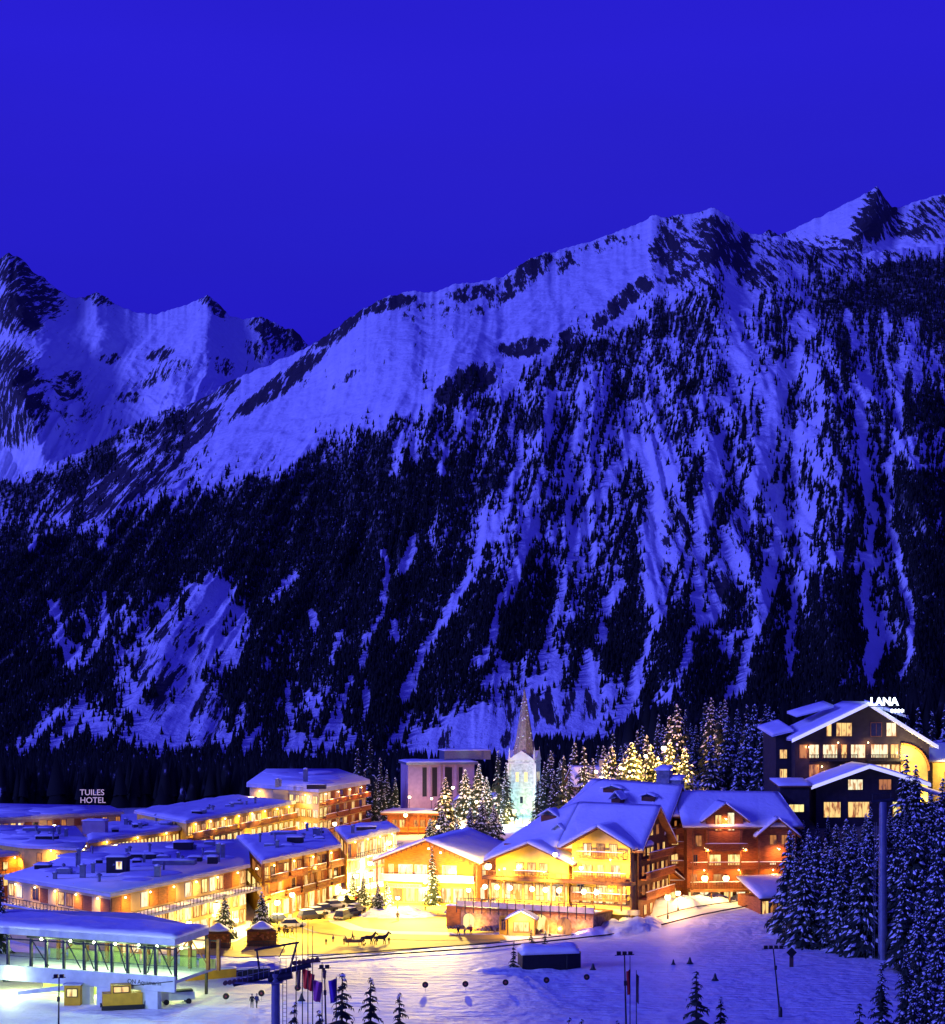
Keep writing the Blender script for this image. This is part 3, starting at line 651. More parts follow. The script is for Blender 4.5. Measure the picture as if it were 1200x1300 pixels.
# ================================================================= windows, facades, roofs
WCNT = [0]
def window(root, o, u, n, w, h, pm=None, fm=None, nx=2, ny=1, depth=.10):
    """o = world/local centre of the sill line; u along the wall, n out of it"""
    o = Vector(o); u = Vector(u); n = Vector(n); f = MB(); t = .09
    def bar(a0, a1, z0, z1, d0, d1): 
        c = o + u*((a0+a1)/2) + n*((d0+d1)/2); f.obox(c, u, n, (a1-a0)/2, (d1-d0)/2, o.z+z0, o.z+z1)
    bar(-w/2-t, w/2+t, -t, 0, -.05, depth); bar(-w/2-t, w/2+t, h, h+t, -.05, depth)
    bar(-w/2-t, -w/2, 0, h, -.05, depth); bar(w/2, w/2+t, 0, h, -.05, depth)
    for i in range(1, nx): bar(-w/2 + w*i/nx - .035, -w/2 + w*i/nx + .035, 0, h, -.02, depth*.8)
    for i in range(1, ny): bar(-w/2, w/2, h*i/ny - .03, h*i/ny + .03, -.02, depth*.7)
    wo = f.build('window', fm or WOODB, root)
    c = o + n*.035
    MB().obox(c, u, n, w/2-.003, .02, o.z+.003, o.z+h-.003).build('pane', pm or LIT, wo)
    WCNT[0] += 1
    return wo
def balcony(root, o, u, n, w, depth, m=WOODB, h=1.05, gap=.28, solid=False, snow=True):
    o = Vector(o); u = Vector(u); n = Vector(n); b = MB()
    c = o + n*(depth/2); b.obox(c, u, n, w/2, depth/2, o.z-.22, o.z)
    e = o + n*(depth-.06)
    if solid: b.obox(e, u, n, w/2, .05, o.z+.05, o.z+h)
    else:
        b.obox(e, u, n, w/2, .06, o.z+h-.12, o.z+h); b.obox(e, u, n, w/2, .03, o.z+.10, o.z+.18)
        k = int(w/gap)
        for i in range(k+1): b.obox(e + u*(-w/2+.04 + (w-.08)*i/k), u, n, .06, .025, o.z, o.z+h-.1)
    for s in (-1, 1): b.obox(o + u*(s*(w/2-.04)) + n*(depth/2), u, n, .04, depth/2-.14, o.z+h-.12, o.z+h)
    bo = b.build('balcony', m, root)
    if snow: MB().slab(*[(o + u*a + n*d_ + Vector((0,0,h+.003))) for a, d_ in ((-w/2, depth-.16), (w/2, depth-.16), (w/2, depth+.02), (-w/2, depth+.02))], .12, 8, 3, .03).build('snow_ridge', SNOW, bo)
    return bo
def roof_quads(root, quads, thick=.25, snow=.55, wm=WOODB, nu=12, nv=7, name='roof', edge=.6):
    """each quad: four corners a,b,c,d (a-b the eave); a board deck with its rafters' thickness and a blanket of snow as a sub-part"""
    f = MB(); s = MB()
    for k, (a, b, c, d) in enumerate(quads):
        a, b, c, d = map(Vector, (a, b, c, d)); z = Vector((0,0,thick))
        f.add([a, b, c, d, a+z, b+z, c+z, d+z], [(3,2,1,0),(4,5,6,7),(0,1,5,4),(1,2,6,5),(2,3,7,6),(3,0,4,7)])
        e = Vector((0,0,thick+.004*(k+1)))
        s.slab(a+e, b+e, c+e, d+e, snow, nu, nv, .10, edge, k*3.1)
    r = f.build(name, wm, root); s.build('snow_cover', SNOW, r, True); return r
def gable(root, cx, w, y0, y1, z0, ze, za, wall, over=.9, fo=1.3, snow=.55, wm=WOODB, ax=None, zl=None, zr=None, roof=True, bargeboard=None):
    """ridge along y; front wall at y0"""
    ax = cx if ax is None else ax; x0, x1 = cx-w/2, cx+w/2; zl = ze if zl is None else zl; zr = ze if zr is None else zr
    pf_ = [(x0, z0), (x1, z0), (x1, zr), (ax, za), (x0, zl)]
    MB().add([(x, y0, z) for x, z in pf_] + [(x, y1, z) for x, z in pf_], [(0,1,2,3,4), (9,8,7,6,5)] + [(i, i+5, (i+1)%5+5, (i+1)%5) for i in range(5)]).build('wall', wall, root)
    if roof:
        sl = (za-zl)/(ax-x0); sr = (za-zr)/(x1-ax); u = .03
        q = [((x0-over, y0-fo, zl-over*sl+u), (x0-over, y1+.3, zl-over*sl+u), (ax, y1+.3, za+u), (ax, y0-fo, za+u)),
             ((x1+over, y1+.3, zr-over*sr+u), (x1+over, y0-fo, zr-over*sr+u), (ax, y0-fo, za+u), (ax, y1+.3, za+u))]
        return roof_quads(root, q, .22, snow, wm)
def front_win(root, cx, y, z, w, h, pm=None, fm=None, nx=2, ny=1): return window(root, (cx, y, z), (1,0,0), (0,-1,0), w, h, pm, fm, nx, ny)

# flat-roofed blocks along the left
def flat_block(name, label, cat, poly, h, wall, z0=-.5, snow=.45, over=.8, fascia=.45, group=None):
    """poly: corners of the roof edge in world metres, nearest corner second"""
    c = sum((Vector((p.x, p.y, 0)) for p in poly), Vector()) / len(poly)
    t = thing(name, label, cat, (c.x, c.y, 0), 0, group)
    q = [Vector((p.x-c.x, p.y-c.y, 0)) for p in poly]
    ins = [v * (1 - over/max(v.length, 1)) for v in q]
    MB().prism(ins, z0, h-fascia-.003).build('wall', wall, t)
    r = MB().prism(q, h-fascia, h).build('roof', WHITEW, t)
    s = MB(); qi = [v * (1 - .12/max(v.length, 1)) for v in q]
    # snow blanket with drifts
    if len(q) == 4: s.slab(*[v + Vector((0,0,h+.004)) for v in qi], snow, 40, 20, .30, .45, q[0].x)
    else:
        s.prism(qi, h+.004, h+snow*.55)
        rs = random.Random(int(abs(q[0].x)*10)); 
        for _ in range(26):                       # drifts
            i = rs.randrange(len(q)); p_ = qi[i]*rs.uniform(.2,.8) + qi[(i+2) % len(q)]*rs.uniform(.1,.35); s.ball((p_.x,p_.y,h+snow*.5), rs.uniform(1.5,5), 12, 6, .09)
    s.build('snow_cover', SNOW, r, True)
    return t, ins, c
def facade(t, A, B, rows, cell=None, off=0.0):
    """rows: (z0, z1, pattern); letters: w warm window, y yellow window, p pale window, d dark window, o orange panel, r red-brown panel, c cream panel, ' ' wall"""
    A = Vector(A); B = Vector(B); u = (B-A).normalized(); L_ = (B-A).length; n = Vector((u.y, -u.x, 0))
    pan = {}
    for z0, z1, pat in rows:
        k = len(pat); cw = L_/k
        for i, ch in enumerate(pat):
            c = A + u*(cw*(i+.5)) + n*off; c.z = z0
            if ch in 'wypdm':
                window(t, c, u, n, cw*.66, (z1-z0), {'w': LIT, 'y': LITY, 'p': LITW, 'd': GLASSD, 'm': DIM}[ch], WOODB if ch != 'p' else WHITEW, 2 if cw > 1.6 else 1)
            elif ch in 'orc':
                MB().obox(c + n*.06, u, n, cw*.47, .06, z0-.25, z1+.15).build('wall_panel', {'o': WOODO, 'r': WOODR, 'c': CREAM}[ch], t)
    return u, n
def eaves(t, A, B, z, off=1.7, step=7.0, pw=45, col=(1.0,.56,.12)):  # wall lamps added along a facade to make it glow
    A = Vector(A); B = Vector(B); u = (B-A).normalized(); n = Vector((u.y, -u.x, 0)); L_ = (B-A).length; k = max(1, int(L_/step))
    for i in range(k):
        p = A + u*(L_*(i+.5)/k); q = p + n*off
        g_ = p + n*.32; wl = MB().ball((g_.x,g_.y,z+.1),.15,8,5).build('added_wall_lamp', GLOBE, t, True); MB().tube((p.x,p.y,z+.28),(g_.x,g_.y,z+.28),.03,n=4).build('bracket', DARKM, wl)
        spot((q.x,q.y,z-.12), (-n.x*.55,-n.y*.55,-.8), pw*1.8, col, 165, .2, t)
def strip(t, A, B, z0, z1, d0, d1, name, m):
    A = Vector(A); B = Vector(B); u = (B-A).normalized(); n = Vector((u.y, -u.x, 0)); c = (A+B)/2 + n*((d0+d1)/2)
    return MB().obox(c, u, n, (B-A).length/2, (d1-d0)/2, z0, z1).build(name, m, t)
def rail(t, A, B, z, d, h=1.0, m=DARKM, name='railing'):
    A = Vector(A); B = Vector(B); u = (B-A).normalized(); n = Vector((u.y, -u.x, 0)); L_ = (B-A).length; b = MB(); c = (A+B)/2 + n*d
    b.obox(c, u, n, L_/2, .05, z+h-.08, z+h); b.obox(c, u, n, L_/2, .03, z+.15, z+.2); k = int(L_/1.1)
    for i in range(k+1): b.obox(A + u*(L_*i/k) + n*d, u, n, .035, .035, z, z+h-.08)
    return b.build(name, m, t)
def topbox(t, c, px, py, h, w, d, hh, kind='box', m=None):
    """roof clutter standing on the flat roof"""
    p = G(px, py, h + .3) - Vector((c.x, c.y, 0)); x, y = p.x, p.y; b = MB(); s = MB(); z = h + .2
    if kind == 'box':
        o = b.box(x-w/2, x+w/2, y-d/2, y+d/2, z, z+hh).build('plant_room', m or NIGHTW, t); s.slab((x-w/2-.15,y-d/2-.15,z+hh+.003),(x+w/2+.15,y-d/2-.15,z+hh+.003),(x+w/2+.15,y+d/2+.15,z+hh+.003),(x-w/2-.15,y+d/2+.15,z+hh+.003),.35,6,5,.05); s.build('snow_cap', SNOW, o, True)
    elif kind == 'chimney':
        o = b.box(x-w/2, x+w/2, y-w/2, y+w/2, z, z+hh).box(x-w/2-.1, x+w/2+.1, y-w/2-.1, y+w/2+.1, z+hh+.003, z+hh+.15).build('chimney', m or GREYM, t); s.ball((x,y,z+hh+.2), w*.55, 8, 5, .6).build('snow_cap', SNOW, o, True)
    elif kind == 'vent':
        b.tube((x,y,z),(x,y,z+hh),w*.35,n=8).lathe((x,y,z+hh),[(w*.3,0),(w*.7,.05),(w*.6,.3),(.05,.45)],10).build('vent', GREYM, t)
    elif kind == 'sky':
        o = b.box(x-w/2, x+w/2, y-d/2, y+d/2, z, z+hh).build('skylight', GREYM, t); s.slab((x-w/2,y-d/2,z+hh+.003),(x+w/2,y-d/2,z+hh+.003),(x+w/2,y+d/2,z+hh+.003),(x-w/2,y+d/2,z+hh+.003),.25,5,4,.03).build('snow_cap', SNOW, o, True)
def letters(text, size, m, parent, loc, rot=(R(90),0,0), ext=.06, name='lettering', align='CENTER', bevel=0):
    cu = bpy.data.curves.new(name, 'FONT'); cu.body = text; cu.size = size; cu.extrude = ext; cu.align_x = align; cu.offset = bevel
    tmp = bpy.data.objects.new('tmp', cu); C.objects.link(tmp); dg = bpy.context.evaluated_depsgraph_get()
    me = bpy.data.meshes.new_from_object(tmp.evaluated_get(dg)); bpy.data.objects.remove(tmp); bpy.data.curves.remove(cu)
    me.materials.clear(); me.materials.append(m); o = bpy.data.objects.new(name, me); C.objects.link(o)
    o.parent = parent; o.location = loc; o.rotation_euler = rot; return o

def litter(t, c, reg, h, n, seed):
    rs = random.Random(seed); (x0, y0), (x1, y1), hw = reg
    for _ in range(n):
        f = rs.random(); kd = rs.choice(['vent','vent','chimney','sky','box','chimney'])
        s = rs.uniform(.35,.8) if kd in ('vent','chimney') else rs.uniform(1.0,2.6)
        topbox(t, c, x0+(x1-x0)*f, y0+(y1-y0)*f+rs.uniform(-hw,hw), h, s, s*rs.uniform(.5,1), rs.uniform(.5,1.5) if kd in ('vent','chimney') else rs.uniform(.3,.9), kd)
# ---- front block
h = 10.0
P1, P2, P3, P4 = G(5,1113,h), G(140,1135,h), G(318,1098,h), G(296,1066,h)
t, ins, c = flat_block('apartment_building', 'long flat-roofed block with orange shutters just behind the lift station', 'building', [G(2,1112,h), P2, P3, G(300,1062,h)] [:0] or [G(60,1096,h), G(5,1113,h), P2, P3, G(315,1066,h), G(130,1073,h)], h, CREAM)
i1, i2, i3 = ins[1], ins[2], ins[3]
facade(t, i1, i2, [(h-2.9, h-1.1, 'ypcdrcwmorcr')], )
facade(t, i1, i2, [(3.2, 5.0, 'ywdywmywdyrc')])
facade(t, i2, i3, [(h-3.0, h-.9, 'rocpooocpcypwrow')])
facade(t, i2, i3, [(3.4, 5.4, 'yypyywyypwyyywyp')])
facade(t, i2, i3, [(.5, 2.6, 'pyppyyppyppyyppy')])
u_ = (i3-i2).normalized(); n_ = Vector((u_.y, -u_.x, 0))
tr_ = strip(t, i2, i3, 5.9, 6.2, 0, 3.0, 'terrace', WHITEW)
ss = MB(); a_ = i2 + n_*.1; b_ = i3 + n_*.1; z6 = Vector((0,0,6.204))
ss.slab(a_+z6, b_+z6, b_+n_*2.8+z6, a_+n_*2.8+z6, .3, 24, 5, .08); 
sv = ss.build('snow_cover', SNOW, tr_, True)
rail(t, i2, i3, 6.2, 2.95)
strip(t, i1, i2, 5.7, 6.0, 0, 1.4, 'terrace', WHITEW); rail(t, i1, i2, 6.0, 1.35)
litter(t, c, ((50,1112),(280,1082),11), h, 22, 1); eaves(t, i2, i3, 8.9, 2.2, 6.5, 110); eaves(t, i1, i2, 8.9, 1.3, 6, 55); eaves(t, i2, i3, 5.4, 1.8, 8, 110)
for a in ((150,1107,3.2,3,2.6,'box'),(105,1114,.8,.8,1.9,'chimney'),(126,1119,.7,.7,.9,'vent'),(82,1109,2.2,1.6,.9,'sky'),(100,1098,.5,.5,2.6,'chimney'),(97,1101,.4,.4,2.0,'vent'),(200,1113,.9,.9,1.6,'chimney'),(180,1090,6,2,.9,'box'),(165,1088,.6,.6,1.6,'vent'),
          (190,1086,.6,.6,1.8,'vent'),(222,1097,7,3,.8,'sky'),(233,1078,3.4,2.4,1.4,'box'),(277,1094,.6,.6,3.0,'chimney'),(283,1090,.7,.7,2.4,'chimney'),(270,1096,1.6,1.4,1.2,'box'),(117,1086,.5,.5,1.4,'vent'),(208,1104,.5,.5,1.0,'vent')):
    topbox(t, c, *a[:2], h, *a[2:5], a[5])
o_ = G(152,1107,h+.3) - Vector((c.x,c.y,0)); window(t, (o_.x+.2, o_.y-1.52, h+.9), (1,0,0), (0,-1,0), .9, 1.2, LITW, WHITEW, 1)
# ---- middle block with the galleried timber front
h = 10.4
q = [G(300,1062,h), G(332,1094,h), G(434,1073,h), G(415,1052,h)]
t, ins, c = flat_block('apartment_building', 'three-storey timber-fronted block glowing orange above the shops', 'building', q, h, OCHRE)
i2, i3 = ins[1], ins[2]
facade(t, i2, i3, [(h-3.1, h-1.2, 'wdrywmowmdyr'), (4.3, 6.2, 'mrwodrwmorwd'), (.4, 2.9, 'pyyppyypyypp')])
facade(t, ins[0], ins[1], [(h-3.1, h-1.2, 'ww mm'), (4.0, 6.0, 'ywyyw')])
u_ = (i3-i2).normalized(); n_ = Vector((u_.y, -u_.x, 0))
for z, k in ((h-3.5, 4), (3.7, 5)):
    L_ = (i3-i2).length/k
    for i in range(k): balcony(t, i2 + u_*(L_*(i+.5)) + Vector((0,0,z)), u_, n_, L_*.82, 1.5, WOODR if i % 2 else WOODB)
for i in range(7):
    p = i2 + u_*((i3-i2).length*(i/6)); MB().obox(p + n_*.25, u_, n_, .14, .2, -.3, h-.5).build('pillar', WOODB, t)
litter(t, c, ((330,1078),(412,1062),6), h, 10, 2); eaves(t, i2, i3, 9.2, 1.9, 7, 120); eaves(t, i2, i3, 3.4, 1.9, 7, 120)
for a in ((375,1070,3,2,1.2,'box'),(352,1078,.6,.6,1.5,'chimney'),(400,1061,.8,.8,1.4,'chimney'),(330,1072,.6,.6,1.8,'vent'),(360,1060,5,2,.7,'sky'),(390,1056,.5,.5,1.6,'chimney')): topbox(t, c, *a[:2], h, *a[2:5], a[5])
# ---- glassy far part of the same row
h = 10.0
q = [G(425,1051,h), G(440,1067,h), G(508,1053,h), G(494,1044,h)]
t, ins, c = flat_block('shop_building', 'brightly lit glass-fronted block at the far end of the front row', 'building', q, h, CREAM)
facade(t, ins[1], ins[2], [(h-3.6, h-1.0, 'drypyypypyyp'), (3.6, 5.6, 'wyypyyppyypy'), (.4, 2.8, 'ppyppyppyppy')]); facade(t, ins[0], ins[1], [(h-3.4, h-1.1, 'mwm')])
i2, i3 = ins[1], ins[2]; strip(t, i2, i3, 6.0, 6.25, 0, 1.6, 'terrace', WHITEW); rail(t, i2, i3, 6.25, 1.5)
eaves(t, i2, i3, 9.2, 1.9, 7, 140)
topbox(t, c, 465, 1055, h, 4, 2, 1, 'box'); topbox(t, c, 448, 1058, h, .7, .7, 1.6, 'chimney')
# ---- back row
h = 11.0
q = [G(-60,1062,h), G(30,1074,h), G(104,1077,h), G(112,1067,h), G(96,1050,h), G(-40,1048,h)]
t, ins, c = flat_block('apartment_building', 'low yellow corner block with a long balcony, rooftop hotel sign behind it', 'building', q, h, OCHRE)
facade(t, ins[1], ins[2], [(h-2.8, h-1.3, '  m  y   '), (h-5.6, h-4.2, '   m   y ')]); facade(t, ins[2], ins[3], [(h-2.8, h-1.2, 'ww')])
balcony(t, (ins[1]+ins[2])/2 + Vector((4,0,h-4.0)), (ins[2]-ins[1]).normalized(), Vector(((ins[2]-ins[1]).y, -(ins[2]-ins[1]).x, 0)).normalized(), 8, 1.6, OCHRE, solid=True)
litter(t, c, ((20,1062),(90,1064),5), h, 8, 5); eaves(t, ins[1], ins[2], 10.2, 1.6, 8, 130); eaves(t, ins[2], ins[3], 10.2, 1.4, 8, 90)
for a in ((60,1066,4,2,.8,'box'),(75,1060,.6,.6,1.6,'chimney'),(84,1062,.6,.6,1.4,'chimney'),(50,1056,6,3,.9,'sky')): topbox(t, c, *a[:2], h, *a[2:5], a[5])
h = 11.4
q = [G(108,1050,h), G(112,1068,h), G(232,1051,h), G(215,1037,h)]
t, ins, c = flat_block('apartment_building', 'back-row block with one unbroken band of yellow windows under its flat roof', 'building', q, h, OCHRE)
facade(t, ins[1], ins[2], [(h-2.9, h-1.2, 'wywyywywyywwyywywyywywyw'), (h-6.4, h-4.8, 'y w yy w yw y wy w y w y')])
i2, i3 = ins[1], ins[2]; e_ = strip(t, i2, i3, h-3.6, h-3.35, 0, 2.4, 'terrace', WHITEW)
litter(t, c, ((125,1056),(215,1045),4), h, 9, 3); eaves(t, i2, i3, 10.6, 2.2, 9, 130); topbox(t, c, 121, 1058, h, 4.4, 3, 2.6, 'box', PINKC); 
for a in ((160,1048,.7,.7,1.3,'chimney'),(178,1050,3,2,.8,'sky'),(198,1043,.6,.6,1.3,'vent')): topbox(t, c, *a[:2], h, *a[2:5], a[5])
h = 13.0
q = [G(170,1030,h), G(236,1043,h), G(376,1018,h), G(300,1010,h)]
t, ins, c = flat_block('apartment_building', 'two-storey gallery block with yellow walls, middle of the back row', 'building', q, h, OCHRE)
facade(t, ins[1], ins[2], [(h-3.0, h-1.2, 'wwmwwyw mwpy mwwmw'), (h-6.2, h-4.4, 'yyw ywyyw yywyyywy'), (h-9.2, h-7.4, 'y w y w yy w yw yy')])
i2, i3 = ins[1], ins[2]; u_ = (i3-i2).normalized(); n_ = Vector((u_.y, -u_.x, 0)); L_ = (i3-i2).length/5
for z in (h-3.5, h-6.7):
    for i in range(5): balcony(t, i2 + u_*(L_*(i+.5)) + Vector((0,0,z)), u_, n_, L_*.9, 1.3, WOODB, solid=(i % 2 == 0))
litter(t, c, ((240,1033),(340,1018),3), h, 9, 4); eaves(t, i2, i3, 12, 2.0, 8, 150); eaves(t, i2, i3, 6, 2.0, 9, 150)
for a in ((270,1030,.8,.8,1.0,'vent'),(300,1022,3,2,.7,'sky'),(250,1034,2,1.6,.8,'box')): topbox(t, c, *a[:2], h, *a[2:5], a[5])
# ---- tall block at the end of the back row
h = 16.5
q = [G(338,991,h), G(313,1008,h), G(402,1015,h), G(470,995,h), G(420,986,h)]
q = [P(338,992,520), P(313,1009,440), P(405,1016,415), P(470,997,455), P(430,988,520)]
for p in q: p.z = h
t, ins, c = flat_block('hotel', 'tallest flat-roofed block with open balconies, end of the back row', 'building', q, h, CREAM, over=1.6, fascia=.9)
facade(t, ins[1], ins[2], [(h-3.7, h-2.0, '     rryyypy'), (h-6.9, h-5.2, '  mwyywwpyyp'), (h-10.1, h-8.4, ' wwyyywypyyp')])
facade(t, ins[2], ins[3], [(h-3.5, h-1.3, 'yywrmdrwrmdr'), (h-6.9, h-4.8, 'yymrdrmrwrdm'), (h-10.3, h-8.2, 'ywwrmdwrmrwr')])
i2, i3 = ins[2], ins[3]; u_ = (i3-i2).normalized(); n_ = Vector((u_.y, -u_.x, 0)); L_ = (i3-i2).length/4
for z in (h-3.9, h-7.3, h-10.7):
    for i in range(4): balcony(t, i2 + u_*(L_*(i+.5)) + Vector((0,0,z)), u_, n_, L_*.86, 1.7, WOODR)
MB().obox(ins[1]*.45 + ins[2]*.55 + Vector((0,-.2,0)), (1,0,0), (0,-1,0), 3.2, .5, -.5, h-.95).build('stair_tower', CREAM, t)
eaves(t, ins[1], ins[2], 14.6, 2.6, 8, 240); eaves(t, ins[2], ins[3], 14.8, 2.4, 9, 120, (1,.4,.08)); eaves(t, ins[1], ins[2], 8, 2.2, 8, 260)
for a in ((402,1001,4.4,2.4,1.0,'box'),(355,998,.9,.9,1.4,'chimney'),(352,999,.9,.9,1.8,'chimney'),(388,992,1.1,1.1,3.0,'chimney')):
    topbox(t, c, *a[:2], h, *a[2:5], a[5])
# ---- far-left blocks
h = 12.5
q = [G(-60,1020,h), G(-60,1042,h), G(50,1037,h), G(158,1031,h), G(140,1024,h)]
t, ins, c = flat_block('hotel', 'low pink-walled hotel with snowy roof, farthest at the left edge', 'building', q, h, PINKC)
facade(t, ins[1], ins[2], [(h-3.0, h-1.2, 'rypwrymwprd'), (h-6.0, h-4.2, 'pwypwrymwpy')]); facade(t, ins[2], ins[3], [(h-2.2, h-1.0, 'cmrmcrmwrwcm')])
h = 9.5
q = [G(-70,1040,h), G(-70,1092,h), G(46,1081,h), G(40,1062,h), G(10,1050,h)]
t, ins, c = flat_block('apartment_building', 'orange walled block with two lit windows cut by the left edge', 'building', q, h, WOODO)
facade(t, ins[1], ins[2], [(h-2.9, h-1.5, ' y  w   y  y '), (h-5.8, h-4.3, ' w  y   w  w ')]); strip(t, ins[1], ins[2], h-3.9, h-3.6, 0, 1.2, 'terrace', WHITEW); rail(t, ins[1], ins[2], h-3.6, 1.15, m=WOODB)
eaves(t, ins[1], ins[2], 8.6, 1.5, 9, 130, (1,.5,.1))
for a in ((10,1060,2,1.2,.7,'sky'),(30,1058,.5,.5,1.2,'vent')): topbox(t, c, *a[:2], h, *a[2:5], a[5])
# rooftop sign
p = P(117, 1046, 430); t = thing('rooftop_sign', 'two-line letter sign on a steel frame over the left rooftops, lower word HOTEL', 'sign', (p.x, p.y, 11.4))
b = MB()
for k in range(6): b.tube((-3.2+1.28*k,0,0),(-3.2+1.28*k,0,p.z-11.4+4.6),.05,n=5)
for z in (1.0, 2.6, 4.2): b.tube((-3.3,0,z),(3.3,0,z),.05,n=5)
b.build('frame', DARKM, t); SG = mat('sign_pale', (.7,.6,.5), .5, .1, 2, emit=(.80,.55,.60), es=.5)
letters('TUILES', 2.0, SG, t, (0,-.15,2.75)); letters('HOTEL', 2.0, SG, t, (.2,-.15,.85))

# ================================================================= brown pavilion, concrete hall, church
p = at(527, 1050); d = p.y
t = thing('shop_pavilion', 'brown timber pavilion with snow-edged flat roof below the concrete hall', 'building', (p.x, 440, 3.0), R(-6))
MB().prism([(-6.5,0),(6.5,0),(8,9),(-6,9)], -1.5, 5.6).build('wall', WOODR, t)
r = MB().prism([(-8,-1.4),(0,-.8),(8,-1.4),(9.4,10),(-7.4,10)], 5.6, 6.1).build('roof', WOODB, t)
MB().slab((-8,-1.4,6.104),(8,-1.2,6.104),(9.4,10,6.104),(-7.4,10,6.104), .6, 20, 8, .2, .6).build('snow_cover', SNOW, r, True)
for k, (x, m_) in enumerate(((-4.6,DIM),(-2.8,LIT),(.8,DIM),(2.4,DIM),(4.2,LIT),(5.6,LIT))): front_win(t, x, 0, 2.4, 1.2, 2.0, m_)
for x in (-6,-3.6,-1.2,1.4,3.6,6): MB().box(x-.1,x+.1,-.9,-.7,-1.5,5.6).build('post', WOODB, t)
balcony(t, (0,0,1.6), (1,0,0), (0,-1,0), 12.6, .7, WOODO, snow=False)
globe(515, 1035, 436, .5, 1500, 'very bright orange globe lamp in front of the brown pavilion', pole=False, col=(1,.45,.08))

p = P(560, 1012, 520)
globe(520, 1012, 505, .4, 900, 'added pinkish lamp on the ground before the concrete hall', pole=True, col=(1,.55,.5)); globe(548, 1014, 500, .35, 600, 'second added pinkish lamp before the concrete hall slits', pole=True, col=(1,.55,.5))  # both lamps are added to brighten the hall
t = thing('concrete_hall', 'pale concrete hall with tall dark slit windows and stepped flat roof', 'building', (p.x, 520, p.z), R(10))
MB().box(-9.8,10,0,16,-9,9.6).build('wall', PINKC, t)
for x, w_ in ((-4.9,1.3),(-1.9,1.5),(2.2,2.2),(5.9,1.2)): window(t, (x,0,.2), (1,0,0), (0,-1,0), w_, 8.6, BLACK, PINKC, 1)
for x in (-3.4,-.4,.8,4.4): MB().box(x-.25,x+.25,-.5,-.003,-.5,9.597).build('fin', PINKC, t)
r = MB().box(-10.4,11,-1,17,9.6,10.2).build('roof', GREYM, t); MB().slab((-10.3,-.9,10.204),(10.9,-.9,10.204),(10.9,16.9,10.204),(-10.3,16.9,10.204),.5,16,9,.12,.5).build('snow_cover', SNOW, r, True)
u2 = MB().box(2,16,6,16,10.75,13.4).build('upper_storey', GREYM, t); MB().slab((1.6,5.6,13.404),(16.4,5.6,13.404),(16.4,16.4,13.404),(1.6,16.4,13.404),.5,10,7,.1,.5).build('snow_cover', SNOW, u2, True)
MB().tube((3,8,13),(3,8,18),.1,n=5).tube((1.4,8,16.5),(4.6,8,16.5),.07,n=5).tube((2,8,15.6),(4,8,15.6),.07,n=5).build('aerial', DARKM, t)

# church
p = P(666, 1044, 480); bz = p.z
t = thing('church', 'shingled church spire on a square tower washed in pale turquoise light', 'church', (p.x, 480, bz), R(-14))
MB().box(-3.7,3.7,-3.7,3.7,-3,17.2).build('tower', STONEP, t)
for z in (4.2,9.6,16.0): MB().box(-3.82,3.82,-3.82,3.82,z,z+.3).build('string_course', WHITEW, t)
g_ = MB()
for s_ in range(4):
    a = s_*math.pi/2; ca, sa = math.cos(a), math.sin(a)
    f_ = lambda x, y, z: (x*ca - y*sa, x*sa + y*ca, z)
    g_.add([f_(-3.9,-3.95,17.0), f_(3.9,-3.95,17.0), f_(0,-3.95,19.6), f_(-3.9,-3.5,17.0), f_(3.9,-3.5,17.0), f_(0,-1.2,19.6)], [(0,1,2),(5,4,3),(0,2,5,3),(1,4,5,2),(0,3,4,1)])
g_.build('gable', WHITEW, t)
for (u, n, o) in (((1,0,0),(0,-1,0),(0,-3.7,0)), ((0,1,0),(1,0,0),(3.7,0,0)), ((0,-1,0),(-1,0,0),(-3.7,0,0))):
    for s in (-1.2, 1.2): window(t, Vector(o)+Vector(u)*s+Vector((0,0,11.2)), u, n, .9, 2.6, LITY, WHITEW, 1, 3)
    window(t, Vector(o)+Vector((0,0,5.4)), u, n, .8, 1.8, GLASSD, WHITEW, 1)
for x in (-3.7, 3.7): MB().box(x-.35,x+.35,-4.1,-3.703,-3,16.2).build('buttress', WHITEW, t)
sp = MB(); prof = [(3.5,17.3),(3.0,19.4),(2.55,21.6),(1.75,26.5),(.95,31.4),(.18,36.2)]
vs = []; 
for j, (r_, z) in enumerate(prof):
    for k in range(8): a = math.pi/8 + k*math.pi/4; vs.append((r_*math.cos(a), r_*math.sin(a), z))
sp.add(vs, [(j*8+k, j*8+(k+1)%8, (j+1)*8+(k+1)%8, (j+1)*8+k) for j in range(5) for k in range(8)]); spo = sp.build('spire', SHINGLE, t)
MB().tube((0,0,36),(0,0,38.2),.07,n=5).tube((-.5,0,37.5),(.5,0,37.5),.05,n=5).build('cross', DARKM, spo)
q_ = MB(); rr_ = random.Random(4)
for _ in range(70):
    z = rr_.uniform(17.6, 34); r_ = np.interp(z, [b for a, b in prof], [a for a, b in prof]); a = rr_.uniform(0, 6.28); q_.ball((r_*.97*math.cos(a), r_*.97*math.sin(a), z), rr_.uniform(.1,.32), 6, 4, .7)
q_.build('snow', SNOW, spo, True)['kind'] = 'stuff'
for k in range(4): a = math.pi/4 + k*math.pi/2; MB().lathe((3.5*math.sqrt(2)*math.cos(a)*.98, 3.5*math.sqrt(2)*math.sin(a)*.98, 17.2), [(.34,0),(.3,.7),(.02,3.4)], 6).build('pinnacle', WHITEW, t)
